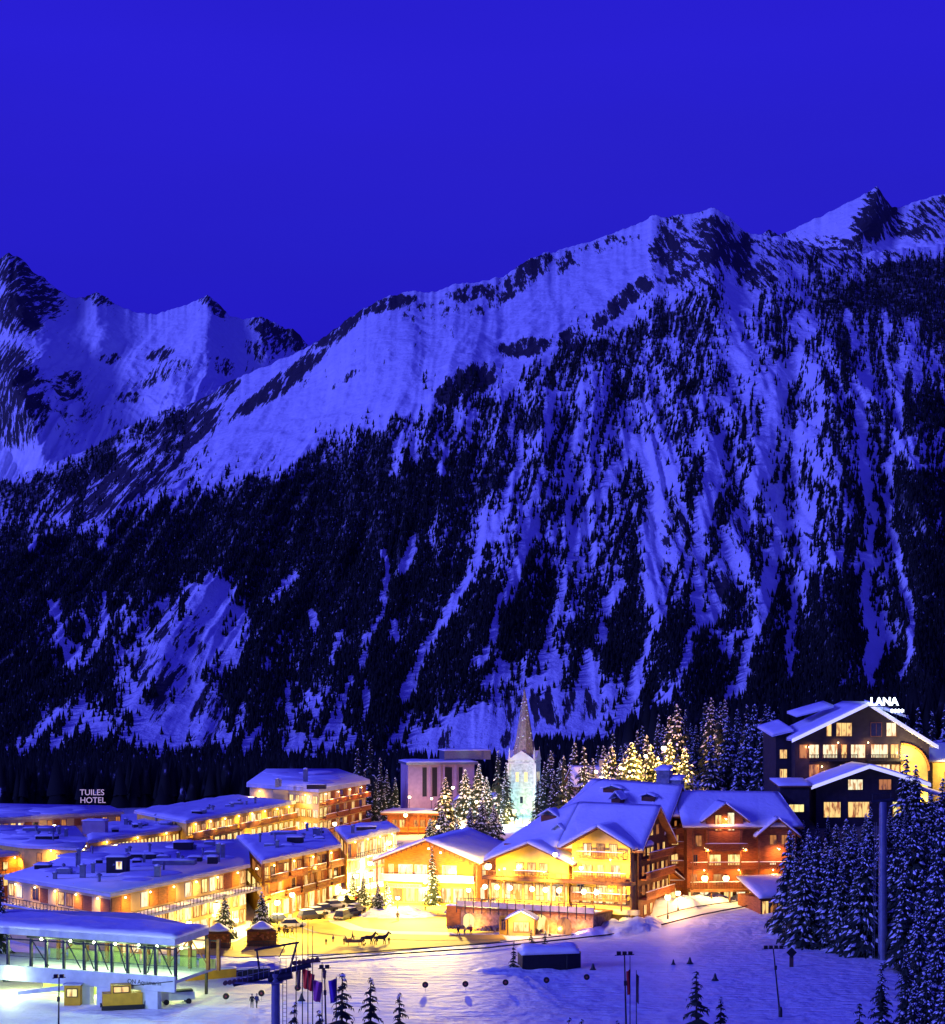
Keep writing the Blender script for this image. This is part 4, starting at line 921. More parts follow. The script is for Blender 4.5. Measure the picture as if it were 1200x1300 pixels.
# nave: low snow-covered roof beside the tower
MB().box(-20,-3.7,-4,8,-4,3.6).build('nave', WHITEW, t)
roof_quads(t, [((-21,-5.4,3.4),(-3.71,-5.4,3.4),(-3.71,2,7.4),(-18,2,7.4)), ((-3.71,9,3.4),(-21,9,3.4),(-18,2,7.4),(-3.71,2,7.4))], .25, .7)
for dx, dy, pw, cl in ((-5,-14,1000,(.42,1,.82)), (7,-12,1000,(.45,1,.78)), (-14,-13,1800,(.62,.85,1))):
    l_ = thing('floodlight', {-5:'ground floodlight left of the church tower foot',7:'ground floodlight right of the church tower foot',-14:'ground floodlight before the church nave'}[dx], 'floodlight', (p.x+dx, 480+dy, gzf(p.x+dx, 480+dy)))
    MB().box(-.3,.3,-.2,.2,.2,.7).tube((0,0,-.2),(0,0,.3),.05,n=5).build('housing', DARKM, l_); MB().box(-.25,.25,.203,.23,.25,.65).build('lens', GLOBEW, l_)
    point((0, .9, 1.6), pw, cl, .3, l_)

# small lodge behind the great chalet
p = P(758, 993, 430)
t = thing('lodge', 'small lodge roof lit pink among the firs behind the great chalet', 'building', (p.x, 430, p.z-4), R(4))
MB().box(-6.5,6.5,0,8,-6,3.0).build('wall', PINKC, t); r = roof_quads(t, [((-7.4,-1.2,2.6),(7.4,-1.2,2.6),(6.0,4,7.4),(-6.0,4,7.4)), ((7.4,9.2,2.6),(-7.4,9.2,2.6),(-6.0,4,7.4),(6.0,4,7.4))], .2, .5)
MB().box(1,2,3.4,4.4,7.2,9.2).build('chimney', STONEG, t); front_win(t, -3, 0, .4, 1.6, 1.6, LITY); front_win(t, 2.4, 0, .4, 1.6, 1.6, LITY)

# ================================================================= tourist chalet with the broad orange gable
gx = at(545, 1148); t = thing('chalet', 'broad low-gabled chalet with orange boards and snow-white roof, centre of the square', 'building', (gx.x, gx.y, 0), R(-16))
W = 17.5; 
gable(t, 0, W, 0, 26, -.5, 8.3, 11.7, WOODO, over=1.6, fo=2.2, snow=.7)
MB().box(-W/2-.1, W/2+.1, -.15, .0, -.5, 4.4).build('ground_floor', OCHRE, t)
balcony(t, (0,-.15,4.5), (1,0,0), (0,-1,0), W+.6, 1.7, WHITEW, solid=True)
for x, w_, m_ in ((-4.6,2.6,LITY),(-1.6,2.2,LITW),(3.9,2.6,LITY),(-7.4,.8,DIM)): front_win(t, x, 0, 5.0, w_, 2.2, m_, WHITEW)
for x, m_ in ((-6,DIM),(-3.6,LITY),(-1.2,LITY),(3.4,LITW),(5.6,LITW),(7.6,LIT)): front_win(t, x, -.15, .5, 1.8, 2.6, m_)
for s in (-1, 1):
    b = MB()
    for k in range(10): x = s*(.8 + k*.95); z = 11.7 - abs(x)*.39; MB().box(x-.08,x+.08,-2.35,-2.22,z-.35,z+.25).build('rafter', WOODB, t)
MB().box(-8,-.8,-1.95,-1.87,3.1,3.9).build('fascia_board', CREAM, t); letters('OFFICE DU TOURISME', .62, DARKM, t, (-4.4,-1.99,3.3), ext=.02)
for x in (-9.6, 9.6): MB().box(x-.12,x+.12,-1.8,-1.55,-.5,7.6).build('post', WOODB, t)
window(t, (W/2,5,.6), (0,1,0), (1,0,0), 3, 2.4, LITW); window(t, (W/2,10,.6), (0,1,0), (1,0,0), 3, 2.4, LITY); window(t, (W/2,6,5), (0,1,0), (1,0,0), 2.4, 2.0, LITY)

# ================================================================= the great chalet hotel
t = thing('chalet_hotel', 'large chalet hotel with yellow lit gables and long dark timber side', 'building', (27.0, 290.0, 0), R(-25))
MB().prism([(-25,0),(0,0),(0,17),(-25,17)], -.5, 11.4).build('wall', OCHRE, t)
# timber end wall towards the right: two gables one behind the other
def endwall(y0, y1, za, ze, x, zb=-.5, m=WOODD, th=.35):
    ym = (y0+y1)/2; v = [(x-th,y0,zb),(x-th,y1,zb),(x-th,y1,ze),(x-th,ym,za),(x-th,y0,ze)]; w_ = [(x,a[1],a[2]) for a in v]
    return MB().add(v+w_, [(4,3,2,1,0),(5,6,7,8,9)] + [(i,(i+1)%5,(i+1)%5+5,i+5) for i in range(5)]).build('end_wall', m, t)
endwall(-.2, 15.2, 19.4, 13.6, .36); MB().box(-24,-.2,.3,15,11.2,13.4).build('upper_wall', WOODR, t)
endwall(15.3, 30, 22.0, 15.6, -.9); MB().prism([(-22,15.4),(-1.3,15.4),(-1.3,30),(-22,30)], -.5, 15.4).build('rear_wall', WOODR, t)
rq = [ ((1.6,-1.4,12.9),(1.6,7.5,19.5),(-13,7.5,19.7),(-13.5,-1.4,12.9)), ((-13.5,-1.4,12.9),(-13,7.5,19.7),(-19.5,7.5,16.5),(-27,-1.2,10.8)),
       ((-27,-1.2,10.8),(-19.5,7.5,16.5),(-19.5,12,16.5),(-28,17,10.8)), ((1.6,16.4,12.9),(-13.5,16.4,12.9),(-13,7.5,19.7),(1.6,7.5,19.5)) ]
rq = [(a, b, c, d) for a, b, c, d in rq]
roof_quads(t, [((-13.5,-1.4,12.9),(1.6,-1.4,12.9),(1.6,7.5,19.5),(-13,7.5,19.7)), ((-27,-1.2,10.6),(-13.5,-1.4,12.9),(-13,7.5,19.7),(-19.5,7.5,17.4)), ((-28,18,10.6),(-27,-1.2,10.6),(-19.5,7.5,17.4),(-19.5,12,17.4)), ((1.6,16.2,13.0),(-13.5,16.2,13.0),(-13,7.5,19.7),(1.6,7.5,19.5))], .3, .75, nu=16, nv=10)
roof_quads(t, [((-22,13,15.6),(.5,13,14.4),(.5,22.6,22.2),(-15,22.6,22.9)), ((-29,32,13.0),(-22,13,15.6),(-15,22.6,22.9),(-17,24,22.9)), ((.5,32,14.4),(-29,32,13.0),(-15,22.6,22.9),(.5,22.6,22.2))], .3, .75, nu=16, nv=10)
# front cross gables
gable(t, -17.8, 13.2, -2.2, 6, -.5, 11.0, 13.7, OCHRE, over=1.5, fo=1.8, snow=.8)
gable(t, -5.6, 10.2, -1.8, 6, -.5, 14.0, 16.8, OCHRE, over=1.3, fo=1.8, snow=.8)
for gx_, y_, rows in ((-17.8,-2.2, [(8.6, ((-2.2,1.4,DIM),(0,1.4,LIT),(2.2,1.4,LITY)),6.0), (5.2, ((-3.8,1.8,DIM),(-.6,1.4,DIM),(1.4,1.4,LIT),(5,1.8,GLASSD)),13)]),
                      (-5.6,-1.8, [(12.2, ((-2.4,1.3,LITW),(0,1.3,DIM),(2.2,1.3,LITY)),8.2), (8.8, ((-2.4,1.8,LITY),(0,1.2,LITY),(2.6,1.6,LITW)),9.2), (5.4, ((-3.6,1.1,GLASSD),(.2,1.8,LITY),(3.6,1.4,DIM)),9.6)])):
    for z, ws, bw in rows:
        for x, w_, m_ in ws: front_win(t, gx_+x, y_, z, w_, 1.9, m_, WHITEW if m_ is GLASSD else WOODB)
        if bw < 12: balcony(t, (gx_+.2, y_, z-.35), (1,0,0), (0,-1,0), bw, 1.3, WOODB)
for x in (-24.6,-22,-13.5,-11.2,-1.2): MB().box(x-.12,x+.12,-4.2,-3.95,3.5,8).build('post', WOODB, t)
# restaurant storey, canopy, terrace
MB().box(-26,.6,-4.4,-2.25,7.7,8.2).build('canopy', WOODB, t)
rail(t, (-26,-4.3,0), (.6,-4.3,0), 8.2, 0, 1.0, WOODB, 'railing')
for k in range(12): x = -24.5 + k*2.05; front_win(t, x, -2.203 if x < -11 else -1.803, 4.4, 1.5, 2.5, [LITY,LITW,LITY,LIT][k % 4])
MB().box(-4.4,1.2,-2.8,-1.81,2.8,3.6).build('awning', mat('awning_cloth',(.75,.62,.25),.8,.1,1), t)
for x, y, z, pw in ((-22,-6.5,9.6,900),(-14,-6.5,9.6,900),(-9,-6,12,900),(-2.5,-6,12,900),(-2.5,-6,7,500)):  # washers added to brighten the yellow gables
    lf = MB().box(x-.15,x+.15,y+.3,y+.5,z-.1,z+.2).tube((x,y+.4,z-.1),(x,-4.3,8.3),.03,n=4).build('added_wall_washer', DARKM, t); spot((x,y,z-.2), (0,1,-.25), pw*2.0, (1,.62,.10), 125, .3, t, 'added_washer_light')
# timber side: rows of windows and balconies
for z, ws, yb in ((15.2, ((6.2,LIT),(9.2,DIM)), None), (12.0, ((2.4,DIM),(4.6,LIT),(6.4,LIT),(9.6,DIM),(12.4,LIT)), (7.6,12)), (8.8, ((2,DIM),(4.4,LIT),(7.0,LIT),(9.4,DIM),(11.8,LIT),(14,DIM)), (7.6,14.6)), (5.6, ((2,DIM),(4.4,DIM),(7.2,LIT),(9.6,LIT),(12,LIT),(14,LIT)), (7.6,14.6)), (2.3, ((3,LIT),(6,LIT),(9,DIM),(12,LIT)), None)):
    for y, m_ in ws: window(t, (.36,y,z), (0,1,0), (1,0,0), 1.2, 1.6, m_)
    if yb: balcony(t, (.36,yb[0],z-.4), (0,1,0), (1,0,0), yb[1], 1.3, WOODR)
for z, ws in ((18.0, ((22.5,LITW),)), (14.8, ((18.2,LIT),(22.6,DIM),(26.6,LIT))), (11.6, ((18.2,DIM),(22.2,DIM),(26,LIT))), (8.4, ((18,DIM),(22,LIT),(26,LIT))), (5.2, ((18,LIT),(21,LIT),(25,LITY)))):
    for y, m_ in ws: window(t, (-.9,y,z), (0,1,0), (1,0,0), 1.2, 1.7, m_)
    if z < 16: balcony(t, (-.9,22.8,z-.4), (0,1,0), (1,0,0), 13.6, 1.3, WOODR)
for x, y, z in ((4.5,4,4.5),(4.5,10,4.5),(3.6,21,4.5)): point((x,y,z), 340, (1,.48,.13), .3, t, 'added_side_light')  # bare lights added to brighten the timber side, no fixtures
for s_, xs_ in ((1, (-8,-3,3.6)),):
    pass
# dormers and chimneys on the snow
def dormer(x, y, z, w_, hh, lit=None):
    d_ = MB().box(x-w_/2, x+w_/2, y, y+2.6, z-.8, z+hh*.55).build('dormer', WOODD, t)
    f = MB(); f.slab((x-w_/2-.4,y-.5,z+hh*.5),(x-w_/2-.4,y+3.2,z+hh*.5),(x,y+3.2,z+hh*1.1),(x,y-.5,z+hh*1.1),.35,4,5,.03,.7); f.slab((x+w_/2+.4,y+3.2,z+hh*.5),(x+w_/2+.4,y-.5,z+hh*.5),(x,y-.5,z+hh*1.1),(x,y+3.2,z+hh*1.1),.35,4,5,.03,.7); f.build('snow_cap', SNOW, d_, True)
dormer(-17.6, 4.6, 17.0, 2.8, 1.9); dormer(-14.6, 1.6, 15.1, 1.5, 1.6)
dormer(-9.5, 15.6, 19.3, 1.6, 2.2); dormer(-11.6, 19.5, 21.5, 3.4, 1.0); dormer(-4.5, 18.4, 20.4, 2.4, .9)
for x, y, z, hh in ((-3.2,23.5,22.3,3.0),(-1.2,24.0,22.0,1.6)):
    c_ = MB().box(x-1.2,x+1.2,y-1,y+1,z-1,z+hh).build('chimney', STONEG, t); MB().slab((x-1.5,y-1.3,z+hh+.003),(x+1.5,y-1.3,z+hh+.003),(x+1.2,y+1.3,z+hh+.6),(x-1.2,y+1.3,z+hh+.6),.5,5,5,.05,.5).build('snow_cap', SNOW, c_, True)
# terrace in front: stone base, arches, deck, fence
tt = thing('restaurant_terrace', 'raised stone terrace with glazed railing in front of the yellow gables', 'terrace', (27.0, 290.0, 0), R(-25))
MB().prism([(-27.5,-2.3),(-27.5,-9.5),(-4,-9.5),(-3.5,-2.3)], -1, 3.2).build('stone_base', STONE, tt)
dk = MB().prism([(-28,-2.3),(-28,-10),(-3.6,-10),(-3.1,-2.3)], 3.2, 3.55).build('deck', WOODB, tt)
MB().slab((-27.8,-5,3.554),(-4,-5,3.554),(-4,-9.7,3.554),(-27.8,-9.7,3.554), .12, 16, 5, .05).build('snow_cover', SNOW, dk, True)
fr = MB(); gl = MB()
for k in range(17):
    x = -28 + k*1.525; fr.box(x-.06,x+.06,-10.1,-9.98,2.6,5.0)
    if k < 16: gl.box(x+.1,x+1.42,-10.05,-10.02,3.7,4.6)
fr.box(-28,-3.6,-10.12,-9.96,5.0,5.1).box(-28,-3.6,-10.08,-10.0,3.56,3.66); fo_ = fr.build('railing', DARKM, tt); gl.build('glazing', mat('canvas_pale', (.6,.55,.42), .6, .2, 1), fo_)
for x, w_, m_ in ((-26,2,LITY),(-13.2,3,LITY),(-9.0,2.4,DIM)): 
    a_ = MB(); n_s = 9; vs = [(x-w_/2,-9.62,-.2),(x+w_/2,-9.62,-.2)] + [(x+w_/2*math.cos(math.pi*k/n_s), -9.62, 1.5+w_/2*math.sin(math.pi*k/n_s)) for k in range(n_s+1)]
    vb = [(a,b+.3,c_) for a,b,c_ in vs]; n_v = len(vs); a_.add(vs+vb, [tuple(range(n_v))[::-1] if False else tuple([0,1]+list(range(2,n_v)))] + [(i,(i+1)%n_v,(i+1)%n_v+n_v,i+n_v) for i in range(n_v)]); a_.build('arch_window', m_, tt)
rs_ = random.Random(8); rb = MB()
for k in range(90): rb.ball((rs_.uniform(-29,-12), rs_.uniform(-11.8,-9.9), rs_.uniform(-.1,.45)), rs_.uniform(.2,.5), 6, 4, .8, .15)
be_ = rb.build('boulders', STONE); be_.location = (27.0, 290.0, 0); be_.rotation_euler = (0,0,R(-25)); be_['kind'] = 'stuff'; be_['label'] = 'row of rubble boulders along the foot of the terrace'
# diners' tables seen between the railings
for k in range(9):
    x = -26 + k*2.4; c5 = Matrix.Rotation(R(-25),4,'Z') @ Vector((x,-6.6+(k%2)*1.6,0)) + Vector((27,290,0))
    if k == 0:
        tb = thing('terrace_table', '', 'table', (c5.x,c5.y,3.6)); MB().lathe((0,0,.72),[(.5,0),(.5,.06)],12).build('table_top', WOODB, tb); MB().tube((0,0,0),(0,0,.72),.05).build('leg', DARKM, tb)
        tb0 = tb
    else: tb = dup(tb0, (c5.x,c5.y,3.6))
    tb['label'] = ['first','second','third','fourth','fifth','sixth','seventh','eighth','ninth'][k] + ' round table from the left behind the terrace railing'; tb['group'] = 'tables on the restaurant terrace'
# lamps hanging under the canopy
ORD = ['first','second','third','fourth','fifth','sixth','seventh','eighth','ninth','tenth','eleventh','twelfth']
for k, x in enumerate((-25.2,-23.0,-20.6,-16.6,-14.2,-11.8,-7.4,-5.2)):
    c5 = Matrix.Rotation(R(-25),4,'Z') @ Vector((x,-4.9,0)) + Vector((27,290,0))
    l_ = thing('canopy_lamp', ordw(k+1) + ' glowing globe from the left under the chalet hotel canopy', 'lamp', (c5.x,c5.y,0), 0, 'globes under the chalet hotel canopy')
    MB().ball((0,0,6.5), .42, 12, 8).build('globe', GLOBE, l_, True); MB().tube((0,0,6.9),(0,0,7.8),.03,n=5).build('rod', DARKM, l_)
    spot((0,-.5,6.1), (0,.6,-.8), 420, (1,.6,.14), 165, .3, l_)
# kiosk
for x in (-24.5,-16.5,-10.5,-6.0):  # ground lights added to wash the terrace wall orange
    wl = MB().box(x-.15,x+.15,-12.2,-11.9,-.2,.25).build('added_ground_light', DARKM, tt); MB().box(x-.1,x+.1,-11.897,-11.87,0,.2).build('lens', GLOBE, wl); spot((x,-11.5,.6), (0,1,.35), 420, (1,.42,.08), 150, .2, tt)
kp = at(662, 1188); k_ = thing('kiosk', 'little yellow kiosk with pointed snowy roof under the terrace', 'kiosk', (kp.x, kp.y, 0), R(-8))
gable(k_, 0, 4.2, 0, 2.2, -.3, 2.6, 3.7, OCHRE, over=.5, fo=.6, snow=.3); front_win(k_, 0, 0, .7, 2.4, 1.5, LITY, WOODO, 3); MB().box(-3.6,-2.2,.2,1.6,-.3,3.0).build('side_booth', YELP, k_); front_win(k_, -2.9, .2, .9, .6, 1.6, GLASSD)
point((0,-1.6,3.0), 350, (1,.6,.15), .2, k_)

# ================================================================= right wing
t = thing('timber_hotel_wing', 'dark timber hotel wing with two small front gables beside the firs', 'building', (46.6, 305, 0), R(4))
z0 = 2.2
MB().box(-9.6,9.6,0,14,z0-1,16.0).build('wall', WOODR, t); MB().box(-14.5,-9.61,3.0,14,z0-1,15.6).build('link_wall', WOODR, t)
for z in (5.9,9.3,12.6): window(t, (-11.2,3.0,z), (1,0,0), (0,-1,0), 1.2, 1.7, LIT); balcony(t, (-11.6,3.0,z-.45), (1,0,0), (0,-1,0), 3.6, 1.2, WOODR)
roof_quads(t, [((-10.6,-1.4,15.6),(10.4,-1.4,15.6),(8.0,7,20.9),(-10.6,7,21.2)), ((-15.2,1.6,17.3),(-10.61,1.6,17.3),(-10.61,7,20.9),(-15.2,7,20.9)), ((10.4,-1.4,15.6),(10.4,15.4,15.6),(8.0,8,20.9),(8.0,7,20.9)), ((10.4,15.4,15.6),(-10.6,15.4,15.6),(-10.6,7,21.2),(8.0,7,20.9))], .3, .65, nu=14, nv=8)
gable(t, -3.3, 6.4, -1.2, 5, 12, 17.4, 19.8, WOODR, over=1.0, fo=1.1, snow=.5); gable(t, 5.9, 6.0, -1.0, 5, 10, 14.8, 17.2, WOODR, over=1.0, fo=1.1, snow=.5)
front_win(t, -4.4, -1.2, 15.4, 1.0, 2.6, LIT); front_win(t, -2.2, -1.2, 15.4, 1.1, 3.0, LITW); front_win(t, 5.2, -1.0, 12.9, 1.1, 1.6, DIM); front_win(t, 7.2, -1.0, 12.9, 1.0, 1.6, DIM)
for z, ws, bal in ((12.6, ((-7.6,1,DIM),(-4.6,1.2,DIM),(-2.2,1.2,DIM)), (-3.3,7.4)), (9.3, ((-8.2,.8,GLASSD),(-4.9,2.3,LITY),(-1.3,2.3,LITY),(3.6,1.0,DIM),(5.4,1.0,LITW),(7.4,1.0,DIM)), (0,18.6)), (5.9, ((-8.4,1,DIM),(-4.2,1.6,DIM),(0.4,1.6,DIM),(4.6,1.6,DIM),(7.6,1.6,LIT)), (0,18.6))):
    for x, w_, m_ in ws: front_win(t, x, 0, z, w_, 1.8, m_)
    balcony(t, (bal[0],0 if z < 12 else -1.2,z-.45), (1,0,0), (0,-1,0), bal[1], 1.5, WOODD if z < 8 else WOODR)
for x in (-8.9,-6.2,-.6,2.6,8.9): MB().box(x-.11,x+.11,-1.62,-1.4,5.36,15.4).build('post', WOODB, t)
MB().box(-9.7,5.6,-3.2,-.003,5.0,5.35).build('canopy', WOODB, t); 
for k, x in enumerate((-8.6,-6.6,-4.6,-2.4,-.2,2.0,4.2)): front_win(t, x, 0, 2.4, 1.5, 2.3, [LITY,LITW,LIT][k % 3])
for x, z, yy in ((-7,8.4,-1.9),(-1,8.4,-1.9),(5,8.4,-1.9),(-6.6,12,-3.0),(0,12,-3.0),(5.9,12,-2.6),(-3.3,17.2,-2.5)): MB().ball((x,yy,z+.2),.13,8,5).tube((x,yy,z+.2),(x,-.1,z+.3),.025,n=4).build('added_wall_lamp', GLOBE, t); spot((x,yy,z), (0,.7,-.6), 260, (1,.42,.10), 165, .2, t)  # lamps added to brighten the front of the timber wing
for x in (-9.4,-6,-2.8,.4,3.6): MB().box(x-.12,x+.12,-3.1,-2.86,z0-1,5).build('post', WOODB, t)
for k, (px_, py_) in enumerate(((895,1115),(922,1115))): globe(px_, py_, 301, .55, 420, ('left' if k == 0 else 'right') + ' of the two bright globes at the timber wing entrance', pole=False)
# annex with pink snow
p = at(975, 1142); a_ = thing('glazed_annex', 'low glazed annex under a sloping snow roof, right end of the timber wing', 'building', (53.0, 296, 1.5), R(24))
MB().box(-5.5,3.0,0,7,-1.5,3.4).build('wall', WOODR, a_); roof_quads(a_, [((-6.4,-1,3.2),(4.0,-1,3.2),(3.4,7.5,5.8),(-5.4,7.5,5.8))], .2, .6)
for k in range(5): window(a_, (-4.6+k*1.6,0,.5), (1,0,0), (0,-1,0), 1.2, 2.3, [LIT,DIM][k % 2])
p = at(857, 1150); a_ = thing('entrance_porch', 'small gabled porch with snowy roof between chalet hotel and timber wing', 'porch', (p.x, p.y+6, gzf(p.x,p.y+6)), R(20))
gable(a_, 0, 4.6, 0, 6, -.5, 3.4, 5.2, WOODO, over=.7, fo=1.0, snow=.4); front_win(a_, 0, 0, .3, 1.8, 2.4, LITY)
globe(848, 1139, 292, .5, 110, 'left of two close globes by the entrance porch', pole=True); globe(861, 1134, 296, .45, 110, 'right of two close globes by the entrance porch', pole=True)

# ================================================================= hotel on the hill
t = thing('hillside_hotel', 'dark gabled hotel with white-edged roofs and lit LANA sign', 'building', (71.8, 325, 16.5), R(3))
WH = mat('verge_white', (.62,.66,.72), .6, .1, 1)
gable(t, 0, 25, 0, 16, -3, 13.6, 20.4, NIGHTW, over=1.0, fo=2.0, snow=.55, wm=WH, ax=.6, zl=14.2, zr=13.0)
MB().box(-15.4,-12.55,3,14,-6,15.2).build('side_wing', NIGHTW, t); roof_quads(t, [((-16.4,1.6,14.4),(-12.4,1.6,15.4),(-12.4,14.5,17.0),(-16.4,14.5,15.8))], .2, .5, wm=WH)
for q in (((-11,5,18.0),(-4,5,19.8),(-4,13,20.6),(-11,13,18.6)), ((4,6,19.9),(10,6,17.9),(10,13,18.6),(4,13,20.8))): roof_quads(t, [q], .2, .45, wm=WH, nu=6, nv=5)
for z in (3.4,6.8,10.4): window(t, (-14,3,z), (1,0,0), (0,-1,0), 1.3, 1.6, LIT if z > 5 else DIM, WOODB)
for z, ws in ((14.6, ((-3.4,2.6,LIT,3),(-6.2,.8,LIT,1),(2.6,1.8,GLASSD,2),(5.4,1.6,LITW,2))), (10.6, ((-9,1.6,LITW,1),(-6,2.4,LITW,2),(-3.4,.9,LIT,1),(-.8,2.4,LITW,2),(3.2,2.8,LITW,2),(6,1.2,LIT,2), (-11,1.2,DIM,1))), (6.9, ((-9,1.6,DIM,2),(-3.4,1.4,LITW,2),(-1.2,2.2,LITW,2),(3.6,2.8,LITW,2),(6.2,1.3,LIT,2))), (2.8, ((-9,1.6,DIM,2),(4,2.4,LITY,2)))):
    for x, w_, m_, nx in ws: front_win(t, x, 0, z, w_*1.08, 2.4, m_, WOODB, nx)
balcony(t, (-5.5,0,10.2), (1,0,0), (0,-1,0), 8.6, 1.2, BLACK, snow=False); balcony(t, (4.2,0,10.2), (1,0,0), (0,-1,0), 7, 1.2, BLACK, snow=False)
STRIPM = mat('verge_light', (.6,.6,.7), .5, .05, 1, emit=(.62,.62,1.0), es=.95)
def verge(t, x0, z0_, xa, za_, x1, z1_, y):
    for a_, b_ in (((x0,z0_),(xa,za_)), ((xa,za_),(x1,z1_))):
        MB().add([(a_[0],y,a_[1]-.55),(b_[0],y,b_[1]-.55),(b_[0],y,b_[1]+.1),(a_[0],y,a_[1]+.1),(a_[0],y+.12,a_[1]-.55),(b_[0],y+.12,b_[1]-.55),(b_[0],y+.12,b_[1]+.1),(a_[0],y+.12,a_[1]+.1)], [(0,1,2,3),(7,6,5,4),(0,4,5,1),(1,5,6,2),(2,6,7,3),(3,7,4,0)]).build('light_strip', STRIPM, t)
verge(t, -13.6, 14.0, .6, 20.7, 13.6, 12.8, -2.2)
# lit arch on the right of the front
t_h = t
n_s = 14; ar = MB(); cxa, cza, ra = 7.2, 8.2, 5.0
vs = [(cxa, -.12, .2), (cxa+ra, -.12, .2)] + [(cxa + ra*math.cos(a), -.12, cza + ra*.95*math.sin(a)) for a in [math.pi/2*k/n_s for k in range(n_s+1)]]
nv_ = len(vs); vb = [(a,b+.1,c_) for a,b,c_ in vs]; ar.add(vs+vb, [tuple(range(nv_)), tuple(range(nv_, 2*nv_))[::-1]] + [(i,i+nv_,(i+1)%nv_+nv_,(i+1)%nv_) for i in range(nv_)]); ar.build('arched_bay', OCHRE, t)
rb = MB()
for k in range(n_s):
    a, b2 = math.pi/2*k/n_s, math.pi/2*(k+1)/n_s; rb.tube((cxa+(ra+.25)*math.cos(a),-.3,cza+(ra*.95+.25)*math.sin(a)), (cxa+(ra+.25)*math.cos(b2),-.3,cza+(ra*.95+.25)*math.sin(b2)), .2, n=6)
rb.build('arch_rib', WOODO, t)
point((7.8,-2.6,11.2), 650, (1,.70,.25), .5, t, 'bay_light'); point((11.8,-1.6,2.6), 350, (1,.75,.3), .4, t, 'bay_light')
s_ = thing('rooftop_sign', 'white lit LANA letters with four stars on the hillside hotel roof', 'sign', (71.8, 325, 16.5), R(3))
letters('LANA', 2.0, GLOBEW, s_, (3.4,-2.45,20.3), ext=.1, bevel=.06); letters('****', 1.5, GLOBEW, s_, (5.8,-2.45,18.5), ext=.08, bevel=.04)
MB().box(.4,6.2,-2.25,-2.1,20.0,20.15).tube((1,-2.1,19.3),(1,-2.15,20.1),.06,n=5).tube((3.4,-2.1,18.6),(3.4,-2.15,20.1),.06,n=5).tube((5.8,-2.1,17.6),(5.8,-2.15,20.1),.06,n=5).build('frame', DARKM, s_)
point((5.6,-1.8,21.8), 260, (.7,.92,1), .5, s_, 'sign_light')
# lower gabled wing
for x, z in ((-10,12.6),(-4.6,13.4),(1.0,13.4),(-7.6,9.0),(1.2,9.0),(-11,5.6),(-5,5)):  # wall lamps added to warm the dark hotel front
    wl = MB().ball((x,-.42,z),.13,8,5).build('added_wall_lamp', GLOBE, t_h, True); MB().tube((x,0,z+.1),(x,-.42,z+.1),.03,n=4).build('bracket', DARKM, wl); spot((x,-1.5,z), (0,.8,-.6), 110, (1,.45,.14), 160, .2, t_h)
t = thing('hotel_restaurant_wing', 'low gabled wing with white-edged snow roof before the hillside hotel', 'building', (70.6, 314.5, 15.6), R(4))
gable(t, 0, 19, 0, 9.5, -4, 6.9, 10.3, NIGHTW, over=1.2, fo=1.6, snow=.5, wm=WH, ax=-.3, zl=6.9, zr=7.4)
verge(t, -10.8, 6.9, -.3, 10.6, 10.8, 7.3, -1.75)
for z, ws in ((6.2, ((-2.4,2.6,LITW),(3.0,2.2,DIM))), (2.2, ((-6.6,3.0,LIT),(-1.8,3.8,LIT),(5.6,2.4,LITY)))):
    for x, w_, m_ in ws: front_win(t, x, 0, z-(.9 if z < 3 else 0), w_, 2.7 if z < 3 else 1.8, m_, BLACK, 3)
roof_quads(t, [((9.9,1,5.9),(17.5,1,3.6),(17.5,8,4.2),(9.9,8,6.6))], .2, .5, wm=WH, nu=8, nv=5); MB().box(9.6,16.6,1.8,7.6,-4,3.6).build('side_wall', NIGHTW, t)
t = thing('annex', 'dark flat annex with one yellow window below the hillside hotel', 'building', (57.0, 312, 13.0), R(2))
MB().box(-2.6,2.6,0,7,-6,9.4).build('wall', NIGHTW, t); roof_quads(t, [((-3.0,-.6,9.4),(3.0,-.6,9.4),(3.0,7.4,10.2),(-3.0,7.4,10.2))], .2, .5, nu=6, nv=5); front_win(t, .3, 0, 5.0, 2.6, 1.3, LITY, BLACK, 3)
t = thing('lit_lodge', 'ochre lodge with snowy roof lit at the right edge', 'building', (88.5, 333, 16.5), R(-4))
MB().box(-1.6,7,0,8,-4,9.6).build('wall', OCHRE, t); roof_quads(t, [((-2.6,-1.4,9.4),(8,-1.4,9.4),(8,5,12.6),(-1.6,5,12.6))], .2, .6, nu=6, nv=5)
front_win(t, 1.2, 0, 5.6, 1.1, 2.0, LITY); front_win(t, 4.2, 0, 5.6, 1.1, 2.0, LIT); front_win(t, 1.2, 0, 1.6, 1.1, 2.0, DIM); balcony(t, (2.6,0,1.1), (1,0,0), (0,-1,0), 7, 1.2, WOODB)
point((2,-2.5,8.6), 350, (1,.72,.3), .4, t, 'eaves_light')

